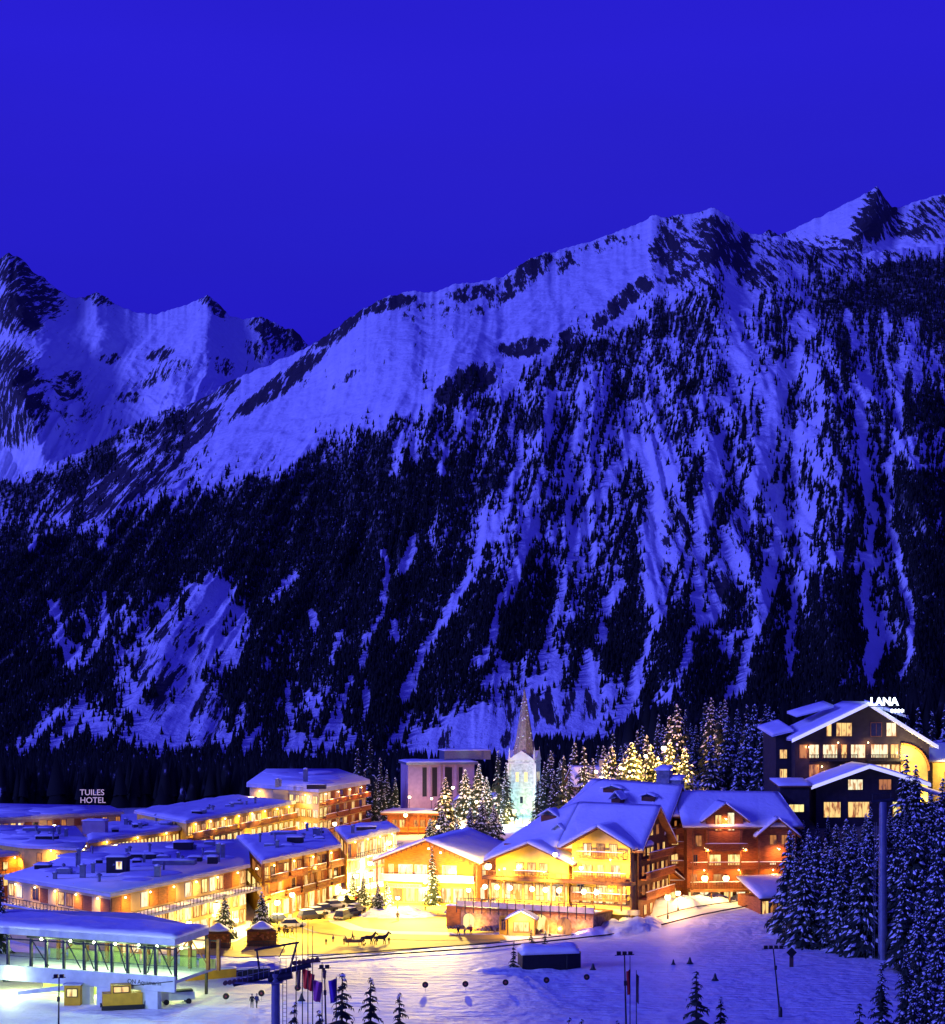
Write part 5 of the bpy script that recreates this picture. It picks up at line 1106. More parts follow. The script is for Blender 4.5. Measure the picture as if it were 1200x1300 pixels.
# ================================================================= lift station
zr, zd = 9.1, 4.1
A_, B_, C_, D_, E_ = G(-90,1166,zr), G(222,1187,zr), G(265,1173,zr), G(176,1154,zr), G(-90,1146,zr)
c = Vector((B_.x, B_.y, 0)); t = thing('lift_station', 'open glazed ski lift station with thick snowy roof and white parapet', 'lift station', c)
poly = [v - c for v in (A_, B_, C_, D_, E_)]; poly = [Vector((v.x, v.y, 0)) for v in poly]
ro = MB().prism(poly, zr-1.35, zr-.55).build('roof', CONC, t)
sn = MB(); q = poly; z_ = Vector((0,0,zr-.546)); sn.slab(q[0]+z_, q[1]+z_, q[2]+z_, q[4]+z_, .6, 40, 10, .16, .55); sn.build('snow_cover', SNOW, ro, True)
dk = [Vector((v.x, v.y, 0)) for v in (G(-90,1218,zd)-c, G(222,1240,zd)-c, G(275,1222,zd)-c, G(-90,1196,zd)-c)]
MB().prism(dk, zd-.9, zd-.5).build('deck', CONC, t)
u_ = (dk[1]-dk[0]).normalized(); n_ = Vector((u_.y, -u_.x, 0)); L0 = (dk[1]-dk[0]).length
MB().obox((dk[0]+dk[1])/2 + n_*.2, u_, n_, L0/2+.2, .2, zd-1.9, zd).build('parapet', CONC, t)
for px_, w_ in ((70,1.7),(113,1.3),(185,1.25)):
    p = G(px_,1240,zd) - c; s_ = (Vector((p.x,p.y,0))-dk[0]).dot(u_); MB().obox(dk[0]+u_*s_+n_*.1, u_, n_, w_*.95, .45, -.3, zd-1.903).build('pillar', CONC, t)
# posts, braces
def onfront(px_, off=0.0): 
    p = G(px_, 1240, zd) - c; s_ = (Vector((p.x,p.y,0))-dk[0]).dot(u_); return dk[0] + u_*s_ - n_*off
for px_ in (-60,-20,6,36,70,90,116,142,170,187,219):
    MB().obox(onfront(px_,.6), u_, n_, .16, .16, zd-.5, zr-1.503).build('post', DARKM, t)
for px_ in (-40,10,45,80,115,150,185,215,232):
    MB().obox(onfront(px_,9.0), u_, n_, .2, .2, zd-.5, zr-1.503).build('post', WOODB, t)
for a, b2 in ((40,64),(70,86),(92,110),(126,139),(146,163),(184,174),(192,213),(-20,10)):
    p, q2 = onfront(a,.6), onfront(b2,.6); MB().tube((p.x,p.y,zr-1.6), (q2.x,q2.y,zd+.1), .09, n=6).build('brace', DARKM, t)
for px_ in (262,): p = Vector((C_.x-c.x-.3, C_.y-c.y, 0)); MB().obox(p, u_, n_, .15, .15, -.3, zr-1.503).build('post', DARKM, t)
p = Vector((C_.x-c.x-.3, C_.y-c.y, 0)); MB().tube((p.x-4.2,p.y,zr-2.8),(p.x-.4,p.y,zd),.09,n=6).build('brace', DARKM, t)
for a, b2 in ((-40,10),(80,45),(80,115),(150,115),(150,185),(215,185)):
    p, q2 = onfront(a,9.0), onfront(b2,9.0); MB().tube((p.x,p.y,zd), (q2.x,q2.y,zr-1.6), .10, n=6).build('brace', WOODB, t)
for off_ in (.6, 9.0):
    p, q2 = onfront(-60,off_), onfront(219 if off_ < 5 else 232,off_); MB().tube((p.x,p.y,zr-1.75),(q2.x,q2.y,zr-1.75),.1,n=6).tube((p.x,p.y,zd+1.1),(q2.x,q2.y,zd+1.1),.04,n=5).build('truss_chord', DARKM, t)
gl = MB()
for k in range(13):
    px_ = -55 + k*22; p = onfront(px_, 7.2); gl.obox(p, u_, n_, 1.05, .03, zd-.5, zd+1.3)
gl.build('glass_screen', GLASSG, t)
pl = MB()
for k in range(9): px_ = -50 + k*32; p = onfront(px_, 10.2); pl.obox(p, u_, n_, 1.2, .1, zd-.5, zd+1.7 if k % 2 else zd+.7)
pl.build('back_panel', mat('panel_green', (.42,.44,.16), .7, .2, 1), t)
# bull wheel and machinery above the platform
MB().lathe((onfront(150,5).x, onfront(150,5).y, zr-2.4), [(1.9,0),(2.0,.12),(1.9,.25)], 20).lathe((onfront(40,5).x, onfront(40,5).y, zr-2.4), [(1.9,0),(2.0,.12),(1.9,.25)], 20).build('bull_wheel', DARKM, t)
p0, p1 = onfront(-60,4.6), onfront(215,4.6); MB().tube((p0.x,p0.y,zr-2.0),(p1.x,p1.y,zr-2.0),.14,n=6).build('beam', DARKM, t)
p = onfront(176, -.42); letters('ON Aquamarin', .78, BLACK, t, (p.x, p.y, zd-1.15), (R(90),0,math.atan2(u_.y,u_.x)), ext=.02)
ln = MB(); p, q2 = onfront(150,-.5), onfront(222,-.5); ln.tube((p.x,p.y,zd-1.5),(q2.x,q2.y,zd-.5),.05,n=5).build('cable', BLACK, t)
for k, px_ in enumerate((-30, 20, 60, 96, 135, 165, 205)):
    p = onfront(px_, 4.0) + c; l_ = thing('station_lamp', ordw(k+1) + ' glowing lamp from the left under the lift station roof', 'lamp', (p.x,p.y,0), 0, 'lamps under the lift station roof')
    MB().ball((0,0,zr-2.1), .2, 10, 7).build('globe', GLOBEG, l_, True); MB().tube((0,0,zr-1.8),(0,0,zr-1.52),.04,n=5).build('rod', DARKM, l_)
    point((0,-.6,zr-2.3), 200, (.72,1,.42), .3, l_)
for k, (px_, py_, pw) in enumerate(((5,1245,500),(100,1250,420),(165,1250,260),(215,1262,260))):
    p = G(px_, 1262, .5); l_ = thing('undercroft_lamp', ordw(k+1) + ' ceiling lamp from the left in the lift station undercroft', 'lamp', (p.x,p.y+3,0), 0, 'lamps in the lift station undercroft')
    MB().box(-.5,.5,-.2,.2,zd-1.15,zd-.95).build('housing', GLOBEG, l_); point((0,0,zd-1.7), pw, (.85,1,.35), .3, l_)
for k, (px_, w_, m_) in enumerate(((20,5,'panel_green'),(45,3.0,'panel_green'),(-20,4,'panel_green'))):
    p = onfront(px_, 6) ; MB().obox(p, u_, n_, w_/2, .1, -.3, zd-.95).build('back_wall', mat('panel_lime', (.5,.6,.2), .7, .2, 1), t)
rp = MB(); p = onfront(-30,-1.0); q2 = onfront(60,-.6); rp.add([(p.x,p.y,1.0),(q2.x,q2.y,2.2),(q2.x,q2.y+.9,2.2),(p.x,p.y+.9,1.0),(p.x,p.y,.5),(q2.x,q2.y,1.7),(q2.x,q2.y+.9,1.7),(p.x,p.y+.9,.5)], [(0,1,2,3),(7,6,5,4),(0,4,5,1),(1,5,6,2),(2,6,7,3),(3,7,4,0)]).build('ramp', CONC, t)
# fence with tarpaulin beside the station
p = at(262, 1244); t = thing('barrier', 'yellow padded barrier with snow on top at the station corner', 'barrier', (p.x, p.y, 0), R(28))
MB().box(-3,4.2,-.3,.3,-.2,1.3).build('padding', YELP, t); MB().slab((-3.1,-.5,1.304),(4.3,-.5,1.304),(4.3,.5,1.304),(-3.1,.5,1.304),.3,10,3,.05).build('snow_cap', SNOW, t, True)
p = at(330, 1240); t = thing('barrier', 'long dark padded barrier sloping beside the near lift pylon', 'barrier', (p.x-2, p.y, 0), R(22))
MB().box(-5.5,3.5,-.15,.15,-.2,1.0).build('padding', DARKM, t); MB().slab((-5.5,-.3,1.004),(3.5,-.3,1.004),(3.5,.3,1.004),(-5.5,.3,1.004),.25,10,3,.04).build('snow_cap', SNOW, t, True)

# ================================================================= vehicles
def car(label, loc, rz, col, suv=False):
    t = thing('parked_car', label, 'car', loc, rz); hh = 1.0 if suv else .86; top = 1.75 if suv else 1.45; m = mat('car_paint_%s' % col, {'dark':(.03,.03,.04),'red':(.30,.02,.02),'white':(.6,.6,.58),'silver':(.35,.36,.38),'blue':(.03,.05,.16),'green':(.04,.08,.05)}[col], .3, .03, 1, spec=.6)
    pr = [(-2.15,.35),(2.1,.35),(2.2,.62),(2.08,.8),(1.05,hh),(.95,hh),(-1.9,hh),(-2.18,.82),(-2.22,.55)]
    cb = [(1.1,hh-.02),(.45,top),(-1.35 if not suv else -1.75,top),(-2.0,hh-.02)]
    def ext(p, w0, w1):
        n = len(p); return [(x,-w0,z) for x,z in p] + [(x,w0,z) for x,z in p], [tuple(range(n)), tuple(range(n,2*n))[::-1]] + [(i,i+n,(i+1)%n+n,(i+1)%n) for i in range(n)]
    MB().add(*ext(pr,.88,.88)).build('body', m, t)
    MB().add([(1.1,-.82,hh-.02),(.45,-.66,top),(cb[2][0],-.66,top),(-2.0,-.82,hh-.02),(1.1,.82,hh-.02),(.45,.66,top),(cb[2][0],.66,top),(-2.0,.82,hh-.02)], [(0,3,2,1),(4,5,6,7),(0,1,5,4),(1,2,6,5),(2,3,7,6)]).build('cabin_glass', GLASSD, t)
    MB().box(cb[2][0],.45,-.68,.68,top,top+.05).build('roof', m, t)
    MB().slab((cb[2][0],-.66,top+.052),(.45,-.66,top+.052),(.45,.66,top+.052),(cb[2][0],.66,top+.052),.14,4,4,.02).build('snow_cap', SNOW, t, True)
    for x in (-1.35,1.35):
        for y in (-.86,.86): MB().tube((x,y-.1,.33),(x,y+.1,.33),.33,n=12).build('wheel', BLACK, t)
    for y in (-.6,.6): MB().box(2.12,2.22,y-.16,y+.16,.6,.76).build('headlight', LITW, t); MB().box(-2.25,-2.15,y-.14,y+.14,.66,.8).build('tail_light', RED, t)
    return t
for (px_, py_, rz_, col, suv, lab) in ((436,1168,70,'dark',1,'black car on the inner edge of the curved road'),(446,1163,62,'dark',0,'dark saloon just behind the black car on the curved road'),
    (452,1158,58,'silver',0,'silver car farthest up the inner edge of the curved road'),(394,1168,35,'dark',1,'dark car nearest on the kerb below the shop galleries'),(403,1162,35,'white',0,'white car second along the kerb below the shops'),
    (413,1158,35,'dark',0,'dark car third along the kerb below the shops'),(425,1153,35,'white',0,'white car fourth along the kerb below the shops'),(436,1149,35,'dark',1,'dark car farthest along the kerb below the shops'),
    (372,1178,10,'white',0,'white car behind the flagpoles by the shop row'),(356,1172,20,'dark',0,'dark car in front of the brightest shopfront'),(581,1162,18,'silver',0,'pale yellow-lit car beside the orange wall under the chalet'),(612,1142,20,'dark',1,'dark car parked left of the terrace railing')):
    p = at(px_, py_); car(lab, (p.x, p.y, p.z), R(rz_), col, suv)
# snow groomer and booth in the station undercroft
p = at(146, 1281); t = thing('snow_groomer', 'orange snow groomer parked in the undercroft, ladder-like tracks', 'vehicle', (p.x+1, p.y+.5, 0), R(16))
MB().box(-2.6,2.2,-1,1,.5,2.0).build('body', YELP, t); cb_ = MB().box(-1.6,.8,-.9,.9,2.003,3.0).build('cab', YELP, t); window(cb_, (-.4,-.9,2.15), (1,0,0), (0,-1,0), 1.8, .65, LIT, BLACK)
for y in (-1.15,1.15): MB().box(-2.8,2.4,y-.14,y+.14,.05,.55).build('track', BLACK, t)
MB().tube((2.9,-1.0,.6),(2.9,1.0,.6),.55,n=14).build('roller', GREYM, t)
p = at(92, 1276); t = thing('ticket_booth', 'small yellow ticket booth between two white station pillars', 'booth', (p.x, p.y+.6, 0))
MB().box(-1,1,-.8,.8,-.2,2.5).build('wall', YELP, t); front_win(t, 0, -.8, 1.1, 1.2, .9, LITY, DARKM); MB().box(-1.15,1.15,-1,.95,2.5,2.62).build('roof', CONC, t)
p = at(224, 1274); t = thing('trailer', 'pale low trailer with side rails right of the station pillars', 'trailer', (p.x, p.y, 0), R(20))
MB().box(-2.2,2.2,-.8,.8,.5,.7).box(-2.2,2.2,-.8,-.72,.7,1.5).box(-2.2,2.2,.72,.8,.7,1.5).build('bed', CONC, t)
for x in (-1.4,1.4): MB().tube((x,-.95,.35),(x,.95,.35),.35,n=12).build('wheel', BLACK, t)
MB().box(-.4,2.0,-.6,.6,.703,1.7).build('cargo', mat('tarp_green', (.08,.14,.08), .8, .2, 2), t)
# skis rack / toboggan line

# ================================================================= people and horse (skin modifier, then frozen to a mesh)
def skin(name, verts, edges, radii, root=0, sub=2, mats=None, zsplit=None):
    me = bpy.data.meshes.new(name); me.from_pydata(verts, edges, []); o = bpy.data.objects.new(name, me); C.objects.link(o)
    o.modifiers.new('s', 'SKIN'); ly = me.skin_vertices[0].data if me.skin_vertices else None
    if ly is None: 
        return o
    for i, r_ in enumerate(radii):
        rr_ = r_ if isinstance(r_, tuple) else (r_, r_); ly[i].radius = rr_; ly[i].use_root = (i == root)
    sb = o.modifiers.new('d', 'SUBSURF'); sb.levels = sub; sb.render_levels = sub
    dg = bpy.context.evaluated_depsgraph_get(); ev = bpy.data.meshes.new_from_object(o.evaluated_get(dg)); ev.name = name
    bpy.data.objects.remove(o); o2 = bpy.data.objects.new(name, ev); C.objects.link(o2)
    ev.materials.clear()
    for m in mats: ev.materials.append(m)
    if zsplit:
        for p in ev.polygons: p.material_index = zsplit(p.center)
    ev.polygons.foreach_set('use_smooth', [True]*len(ev.polygons))
    return o2
SKIN_ = mat('skin', (.45,.26,.18), .6, .05, 4)
JK = {k: mat('cloth_'+k, v, .85, .1, 6) for k, v in {'black':(.02,.02,.025),'navy':(.02,.03,.10),'red':(.40,.03,.03),'grey':(.15,.15,.17),'brown':(.12,.07,.04)}.items()}
def person(label, loc, rz, jacket='black', trousers='black', stride=.12, arm=.2, h=1.75, hat='grey'):
    s = h/1.75; V = [(0,0,.95),(0,0,1.15),(0,0,1.38),(0,0,1.47),(0,.01,1.56),(0,.02,1.66),
        (-.10,0,.90),(-.11,stride,.50),(-.11,stride*.6,.10),(-.11,stride*.6+.14,.05),
        (.10,0,.90),(.11,-stride,.50),(.11,-stride*1.3,.10),(.11,-stride*1.3+.14,.05),
        (-.20,0,1.38),(-.26,-.04,1.12),(-.25,arm,.90),(-.24,arm+.07,.82),(.20,0,1.38),(.26,-.02,1.12),(.25,arm*.6,.90),(.24,arm*.6+.07,.82)]
    E = [(0,1),(1,2),(2,3),(3,4),(4,5),(0,6),(6,7),(7,8),(8,9),(0,10),(10,11),(11,12),(12,13),(2,14),(14,15),(15,16),(16,17),(2,18),(18,19),(19,20),(20,21)]
    Rd = [(.17,.13),(.17,.13),(.17,.12),.065,.10,.09,.10,.075,.06,.05,.10,.075,.06,.05,.075,.06,.045,.045,.075,.06,.045,.045]
    def zs(c): return 2 if c.z > 1.46 or (c.z < .87 and abs(c.x) > .2) else (3 if c.z < .12 else (1 if c.z < .92 and abs(c.x) < .19 else 0))
    o = skin('person', V, E, Rd, 0, 2, [JK[jacket], JK[trousers], SKIN_, JK['black']], zs)
    o.location = loc; o.rotation_euler = (0,0,rz); o.scale = (s,s,s); tag(o, label, 'person')
    ht = MB().lathe((0,.01,1.66), [(.115,0),(.12,.05),(.09,.12),(.02,.15)], 10).build('wool_hat', JK[hat], o)
    return o
for (px_, py_, rz_, j, tr_, st, h_, lab) in (
    (320,1280,10,'black','black',.1,1.75,'left of two skiers standing side by side on the slope'),(326,1280,-30,'navy','black',.14,1.78,'right of two skiers standing side by side on the slope'),
    (582,1189,40,'black','black',.12,1.75,'person in black standing at the plaza edge by the orange wall'),(598,1188,0,'red','black',.1,1.75,'person in a red jacket beside the plaza edge'),
    (590,1188,0,'navy','black',.05,1.1,'child between the two adults at the plaza edge'),(354,1189,30,'black','black',.2,1.75,'leftmost walker of the group by the market stalls'),
    (361,1190,-20,'brown','black',.2,1.72,'second walker of the group by the market stalls'),(365,1191,10,'black','black',.2,1.8,'third walker of the group by the market stalls'),(371,1189,60,'grey','black',.22,1.7,'rightmost walker of the group by the market stalls'),
    (414,1200,0,'black','black',.1,1.1,'small child left of the sleigh on the plaza'),(423,1197,0,'navy','black',.1,1.2,'second child left of the sleigh on the plaza'),(437,1200,0,'black','black',.1,1.2,'child nearest the sleigh on the plaza'),
    (494,1199,0,'black','black',.1,1.2,'child standing right of the horse'),(412,1168,0,'black','black',.2,1.75,'passer-by on the pavement below the shops'),(452,1149,0,'red','black',.2,1.75,'passer-by in red at the far pavement'),(505,1170,0,'brown','black',.1,1.75,'figure in brown near the snow mound')):
    p = at(px_, py_); person(lab, (p.x, p.y, p.z), R(rz_), j, tr_, st, .18, h_)
def horse(label, loc, rz, col=(.03,.02,.018)):
    V = [(0,0,1.25),(.55,0,1.22),(.85,0,1.35),(1.15,0,1.72),(1.30,0,1.95),(1.52,0,1.82),(1.72,0,1.62),(-.55,0,1.28),(-.85,0,1.22),(-1.02,0,.9),(-1.05,0,.6)]
    E = [(0,1),(1,2),(2,3),(3,4),(4,5),(5,6),(0,7),(7,8),(8,9),(9,10)]
    Rd = [(.30,.33),(.28,.33),(.22,.28),(.14,.19),(.12,.15),(.10,.12),(.07,.08),(.29,.31),(.15,.16),.06,.05]
    def leg(parent, pts, rad):
        k = parent
        for p, r_ in zip(pts, rad): V.append(p); Rd.append(r_); E.append((k, len(V)-1)); k = len(V)-1
    for y, dx in ((-.2,.12),(.2,-.1)):
        leg(1, [(.62,y,1.0),(.66+dx,y,.58),(.64+dx,y,.30),(.66+dx,y,.05)], [.14,.075,.055,.075])
        leg(7, [(-.62,y,1.05),(-.52+dx,y,.78),(-.80+dx,y,.50),(-.76+dx,y,.22),(-.72+dx,y,.05)], [.18,.11,.07,.055,.075])
    hm = mat('horse_coat', col, .7, .15, 3)
    o = skin('horse', V, E, Rd, 0, 2, [hm], None); o.location = loc; o.rotation_euler = (0,0,rz); tag(o, label, 'horse')
    m_ = MB()
    for k in range(7): f = k/6; m_.box(.86+.4*f-.05,.86+.4*f+.07,-.035,.035,1.5+.42*f,1.72+.42*f)
    m_.build('mane', JK['black'], o)
    for y in (-.07,.07): MB().lathe((1.33,y,2.05), [(.04,0),(.035,.06),(.004,.16)], 6).build('ear', hm, o)
    return o
p = at(483, 1200); horse('dark horse harnessed in front of the sleigh on the plaza', (p.x, p.y, 0), R(8))
p = at(466, 1201); horse('second dark horse close against the sleigh', (p.x, p.y+.6, 0), R(4), (.05,.03,.02))
p = at(450, 1201); t = thing('sleigh', 'dark horse-drawn sleigh with high curled back on the yellow-lit plaza', 'sleigh', (p.x, p.y, 0), R(5))
for y in (-.55,.55):
    r_ = MB(); pts_ = [(-1.4,.08),(1.2,.08),(1.6,.2),(1.75,.5)]
    for a, b2 in zip(pts_, pts_[1:]): r_.tube((a[0],y,a[1]),(b2[0],y,b2[1]),.05,n=6)
    r_.tube((-.9,y,.1),(-.9,y,.6),.04,n=5).tube((.7,y,.1),(.7,y,.6),.04,n=5).build('runner', DARKM, t)
MB().add([(-1.4,-.6,.6),(1.0,-.6,.6),(1.3,-.6,1.1),(.9,-.6,1.0),(-1.0,-.6,1.0),(-1.5,-.6,1.8),(-1.4,.6,.6),(1.0,.6,.6),(1.3,.6,1.1),(.9,.6,1.0),(-1.0,.6,1.0),(-1.5,.6,1.8)], [(0,1,2,3,4,5),(11,10,9,8,7,6)] + [(i,i+6,(i+1)%6+6,(i+1)%6) for i in range(6)]).build('body', JK['brown'], t)
MB().box(-1.0,-.4,-.5,.5,1.003,1.15).build('seat', JK['red'], t)
pp = person('coachman sitting on the sleigh in dark clothes', (p.x-.3, p.y, .62), R(-85), 'black', 'black', .3, .35, 1.6)

# ================================================================= market stalls
for (px_, py_, w_, lab) in ((277,1205,3.6,'market stall with railings beneath a snowy fir, nearer the station'),(332,1202,4.4,'round market kiosk hung with wares beneath a snowy fir')):
    p = at(px_, py_); t = thing('market_stall', lab, 'stall', (p.x, p.y, 0), R(6))
    for x in (-w_/2, w_/2):
        for y in (0, 2.2): MB().tube((x,y,-.1),(x,y,2.5),.07,n=6).build('post', DARKM, t)
    MB().box(-w_/2,w_/2,-.1,.1,0,.95).build('counter', WOODD, t); MB().box(-w_/2,w_/2,2.1,2.2,0,2.4).build('back_wall', WOODD, t)
    r = MB().add([(-w_/2-.3,-.4,2.4),(w_/2+.3,-.4,2.4),(w_/2+.3,2.6,2.4),(-w_/2-.3,2.6,2.4),(0,1.1,3.5)], [(3,2,1,0),(0,1,4),(1,2,4),(2,3,4),(3,0,4)]).build('roof', WOODD, t); MB().lathe((0,1.1,2.75),[(1.9,0),(1.5,.35),(.4,1.0),(.03,1.1)],8).build('snow_cap', SNOW, r, True)
    g_ = MB(); rs_ = random.Random(px_)
    for k in range(16): g_.ball((rs_.uniform(-w_/2,w_/2), -.15, rs_.uniform(1.0,2.2)), rs_.uniform(.1,.24), 6, 4)
    g_.build('hanging_wares', WOODR, t); b = MB()
    for k in range(8): b.box(-w_/2-.4+k*(w_+.8)/7-.03,-w_/2-.4+k*(w_+.8)/7+.03,-1.3,-1.24,-.1,.95)
    b.box(-w_/2-.4,w_/2+.4,-1.31,-1.23,.95,1.03).box(-w_/2-.4,w_/2+.4,-1.31,-1.23,.45,.52).build('railing', DARKM, t)

# ================================================================= pylons, masts, flags, markers
p = P(350, 1236, 150); gz0 = gzf(p.x, 150); t = thing('lift_pylon', 'near lift pylon with a tilted crossarm, catwalk and sheave wheels', 'pylon', (p.x, 150, gz0), R(0))
hz = p.z - gz0
MB().tube((0,0,-1),(0,0,hz),.42,.36,16).build('mast', GREYM, t)
ld = MB()
for x in (.62,.95): ld.tube((x,-.1,0),(x,-.1,hz),.035,n=5)
for k in range(int(hz/.35)): ld.tube((.62,-.1,k*.35+.2),(.95,-.1,k*.35+.2),.02,n=4)
ld.build('ladder', GREYM, t)
ca = MB(); ca.tube((-3.6,0,hz-.9),(3.0,0,hz+.75),.24,n=8).tube((-.6,0,hz-.5),(1.4,0,hz-.1),.35,n=8); ca.build('crossarm', DARKM, t)
MB().tube((-1.8,0,hz+2.0),(2.0,0,hz+2.65),.10,n=7).tube((-1.3,0,hz-.4),(-1.6,0,hz+2.0),.09,n=6).tube((1.2,0,hz+.3),(1.8,0,hz+2.6),.10,n=6).tube((.3,0,hz+1.4),(.8,0,hz+2.4),.05,n=5).build('lifting_frame', DARKM, t)
cw = MB()
for k in range(9): x = -3.2+k*.45; z = hz-.8+k*.11; cw.tube((x,-.6,z),(x,-.6,z+1.0),.025,n=4)
cw.tube((-3.2,-.6,hz+.2),(.4,-.6,hz+1.1),.03,n=4).tube((-3.2,-.6,hz-.3),(.4,-.6,hz+.6),.03,n=4).box(-3.4,.6,-.7,.5,hz-.75,hz-.68)
for k in range(4): x = .5+k*.45; cw.tube((x,-.6,hz+.2),(x,-.6,hz+1.4),.03,n=4)
cw.tube((.4,-.6,hz+1.35),(2,-.6,hz+1.45),.03,n=4); cw.build('catwalk', GREYM, t)
for s, xx, zz in ((-1,-3.2,hz-.9),(1,2.7,hz+.8)):
    sh = MB()
    for k in range(6): sh.tube((xx-.12+ (k-2.5)*.42*.9, -.25, zz+.25+(k-2.5)*.06), (xx-.12+(k-2.5)*.42*.9, .15, zz+.25+(k-2.5)*.06), .19, n=12)
    sh.tube((xx-1.1,-.05,zz+.05),(xx+1.1,-.05,zz+.25),.09,n=6); sh.build('sheave_assembly', mat('sheave_brown',(.10,.05,.04),.6,.3,3), t)
p = P(1121, 1018, 258); b0 = gzf(p.x, 258); t = thing('lift_pylon', 'tall plain steel lift pylon in front of the right-hand firs', 'pylon', (p.x, 258, b0))
hz = p.z - b0; MB().tube((0,0,-1),(0,0,hz),.70,.52,18).build('mast', mat('steel_blue',(.16,.18,.24),.5,.15,1,metal=.3), t)
MB().tube((-1.8,0,hz-.1),(1.6,0,hz+.3),.26,n=8).tube((-1.5,0,hz+.1),(-1.5,0,hz+1.1),.07,n=5).tube((1.2,0,hz+.2),(1.2,0,hz+1.2),.07,n=5).tube((-1.6,0,hz+1.1),(1.3,0,hz+1.25),.06,n=5).build('crossarm', DARKM, t); ld = MB()
for x in (-1.5,-1.25): ld.tube((x,0,0),(x+.35,0,hz-3),.03,n=4)
for k in range(50): z = k*.38+.2; ld.tube((-1.5+.35*z/hz,0,z),(-1.25+.35*z/hz,0,z),.02,n=4)
ld.build('ladder', GREYM, t)
# floodlight masts
def mast(px_, top, foot, lab, heads=3, d=None, two=False):
    if d is None: b_ = at(px_[1], foot)
    else: b_ = Vector(((px_[1]-CX)/F*d, d, 0)); b_.z = gzf(b_.x, d)
    tp = P(px_[0], top, b_.y); t = thing('floodlight_mast', lab, 'mast', b_); dx = tp.x-b_.x; h_ = tp.z-b_.z
    MB().tube((0,0,-.3),(dx,0,h_),.12,.07,8).lathe((0,0,0),[(.24,-.2),(.24,.9),(.14,1.3)],10).build('pole', DARKM, t)
    MB().tube((dx-heads*.35,0,h_),(dx+heads*.35,0,h_+.1),.05,n=5).build('bar', DARKM, t)
    for k in range(heads): x = dx+(k-(heads-1)/2)*.62; MB().box(x-.22,x+.22,-.3,.15,h_+.05,h_+.42).build('lamp_head', BLACK, t)
    MB().box(dx*.7-.15,dx*.7+.15,-.25,0,h_*.7,h_*.7+.5).build('junction_box', DARKM, t)
mast((982,991),1205,1292,'leaning floodlight mast with four heads standing on the open piste',4)
mast((793,796),1213,1330,'floodlight mast beside the red banner at the bottom of the piste',3,d=190)
mast((412,415),1230,1330,'floodlight mast between the flags and the young firs',2,d=190)
mast((75,74),1242,1330,'thin floodlight mast with two heads before the station pillars',2,d=190)
p = P(75,1240,190); l_ = spot((p.x,p.y+.6,p.z+.3), (.34,1,-.34), 3200, (.70,1,.92), 150)
p = G(15,1262,.5); point((p.x,p.y-1,3.0), 160, (.75,1,.55), .3)
# flags
FLG = {'red': mat('flag_red',(.42,.015,.02),.8,.1,2), 'purple': mat('flag_purple',(.10,.03,.30),.8,.1,2), 'pink': mat('flag_pink',(.50,.10,.28),.8,.1,2), 'white': mat('flag_white',(.6,.6,.6),.8,.1,2), 'dark': mat('flag_dark',(.06,.03,.05),.8,.1,2)}
def flag(px_, top, d, lab, col, fw, fh, ft=0.0, lean=0.0):
    X = (px_-CX)/F*d; b0 = gzf(X, d); tp = P(px_, top, d); h_ = tp.z - b0; t = thing('flagpole', lab, 'flagpole', (X, d, b0))
    MB().tube((0,0,-.3),(lean,0,h_),.07,.04,7).build('pole', DARKM, t); v = []; n_x, n_z = 8, 10
    for i in range(n_z+1):
        for k in range(n_x+1): u, w_ = k/n_x, i/n_z; v.append((lean + .06 + fw*u*(1-.25*w_), .22*math.sin(u*7+w_*2), h_-.2-ft - fh*w_ - .25*u))
    fs = [(i*(n_x+1)+k,(i+1)*(n_x+1)+k,(i+1)*(n_x+1)+k+1,i*(n_x+1)+k+1) for i in range(n_z) for k in range(n_x)]
    o = MB().add(v, fs).build('flag', FLG[col], t, True); sol = o.modifiers.new('t','SOLIDIFY'); sol.thickness = .02
flag(376,1170,205,'leftmost tall bare flagpole behind the near pylon','dark',.5,2.2,5.2)
flag(384,1166,203,'second tall flagpole with a red banner behind the near pylon','red',.9,2.2,5.6)
flag(391,1166,202,'third tall flagpole carrying a dark red flag','red',.7,2.0,6.0)
flag(397,1176,190,'tallest flagpole with a pink and red flag low on it','pink',1.0,2.2,5.6)
flag(409,1222,188,'shorter flagpole right of the pink flag','dark',.4,1.0,.4)
flag(427,1240,186,'flagpole with a hanging purple flag left of the young firs','purple',-.9,2.4,0)
flag(800,1214,190,'flagpole with a red banner at the bottom of the piste','red',-.45,2.6,1.2)
flag(808,1232,189,'short flagpole with a narrow red pennant at the bottom of the piste','dark',.25,3.0,.2)
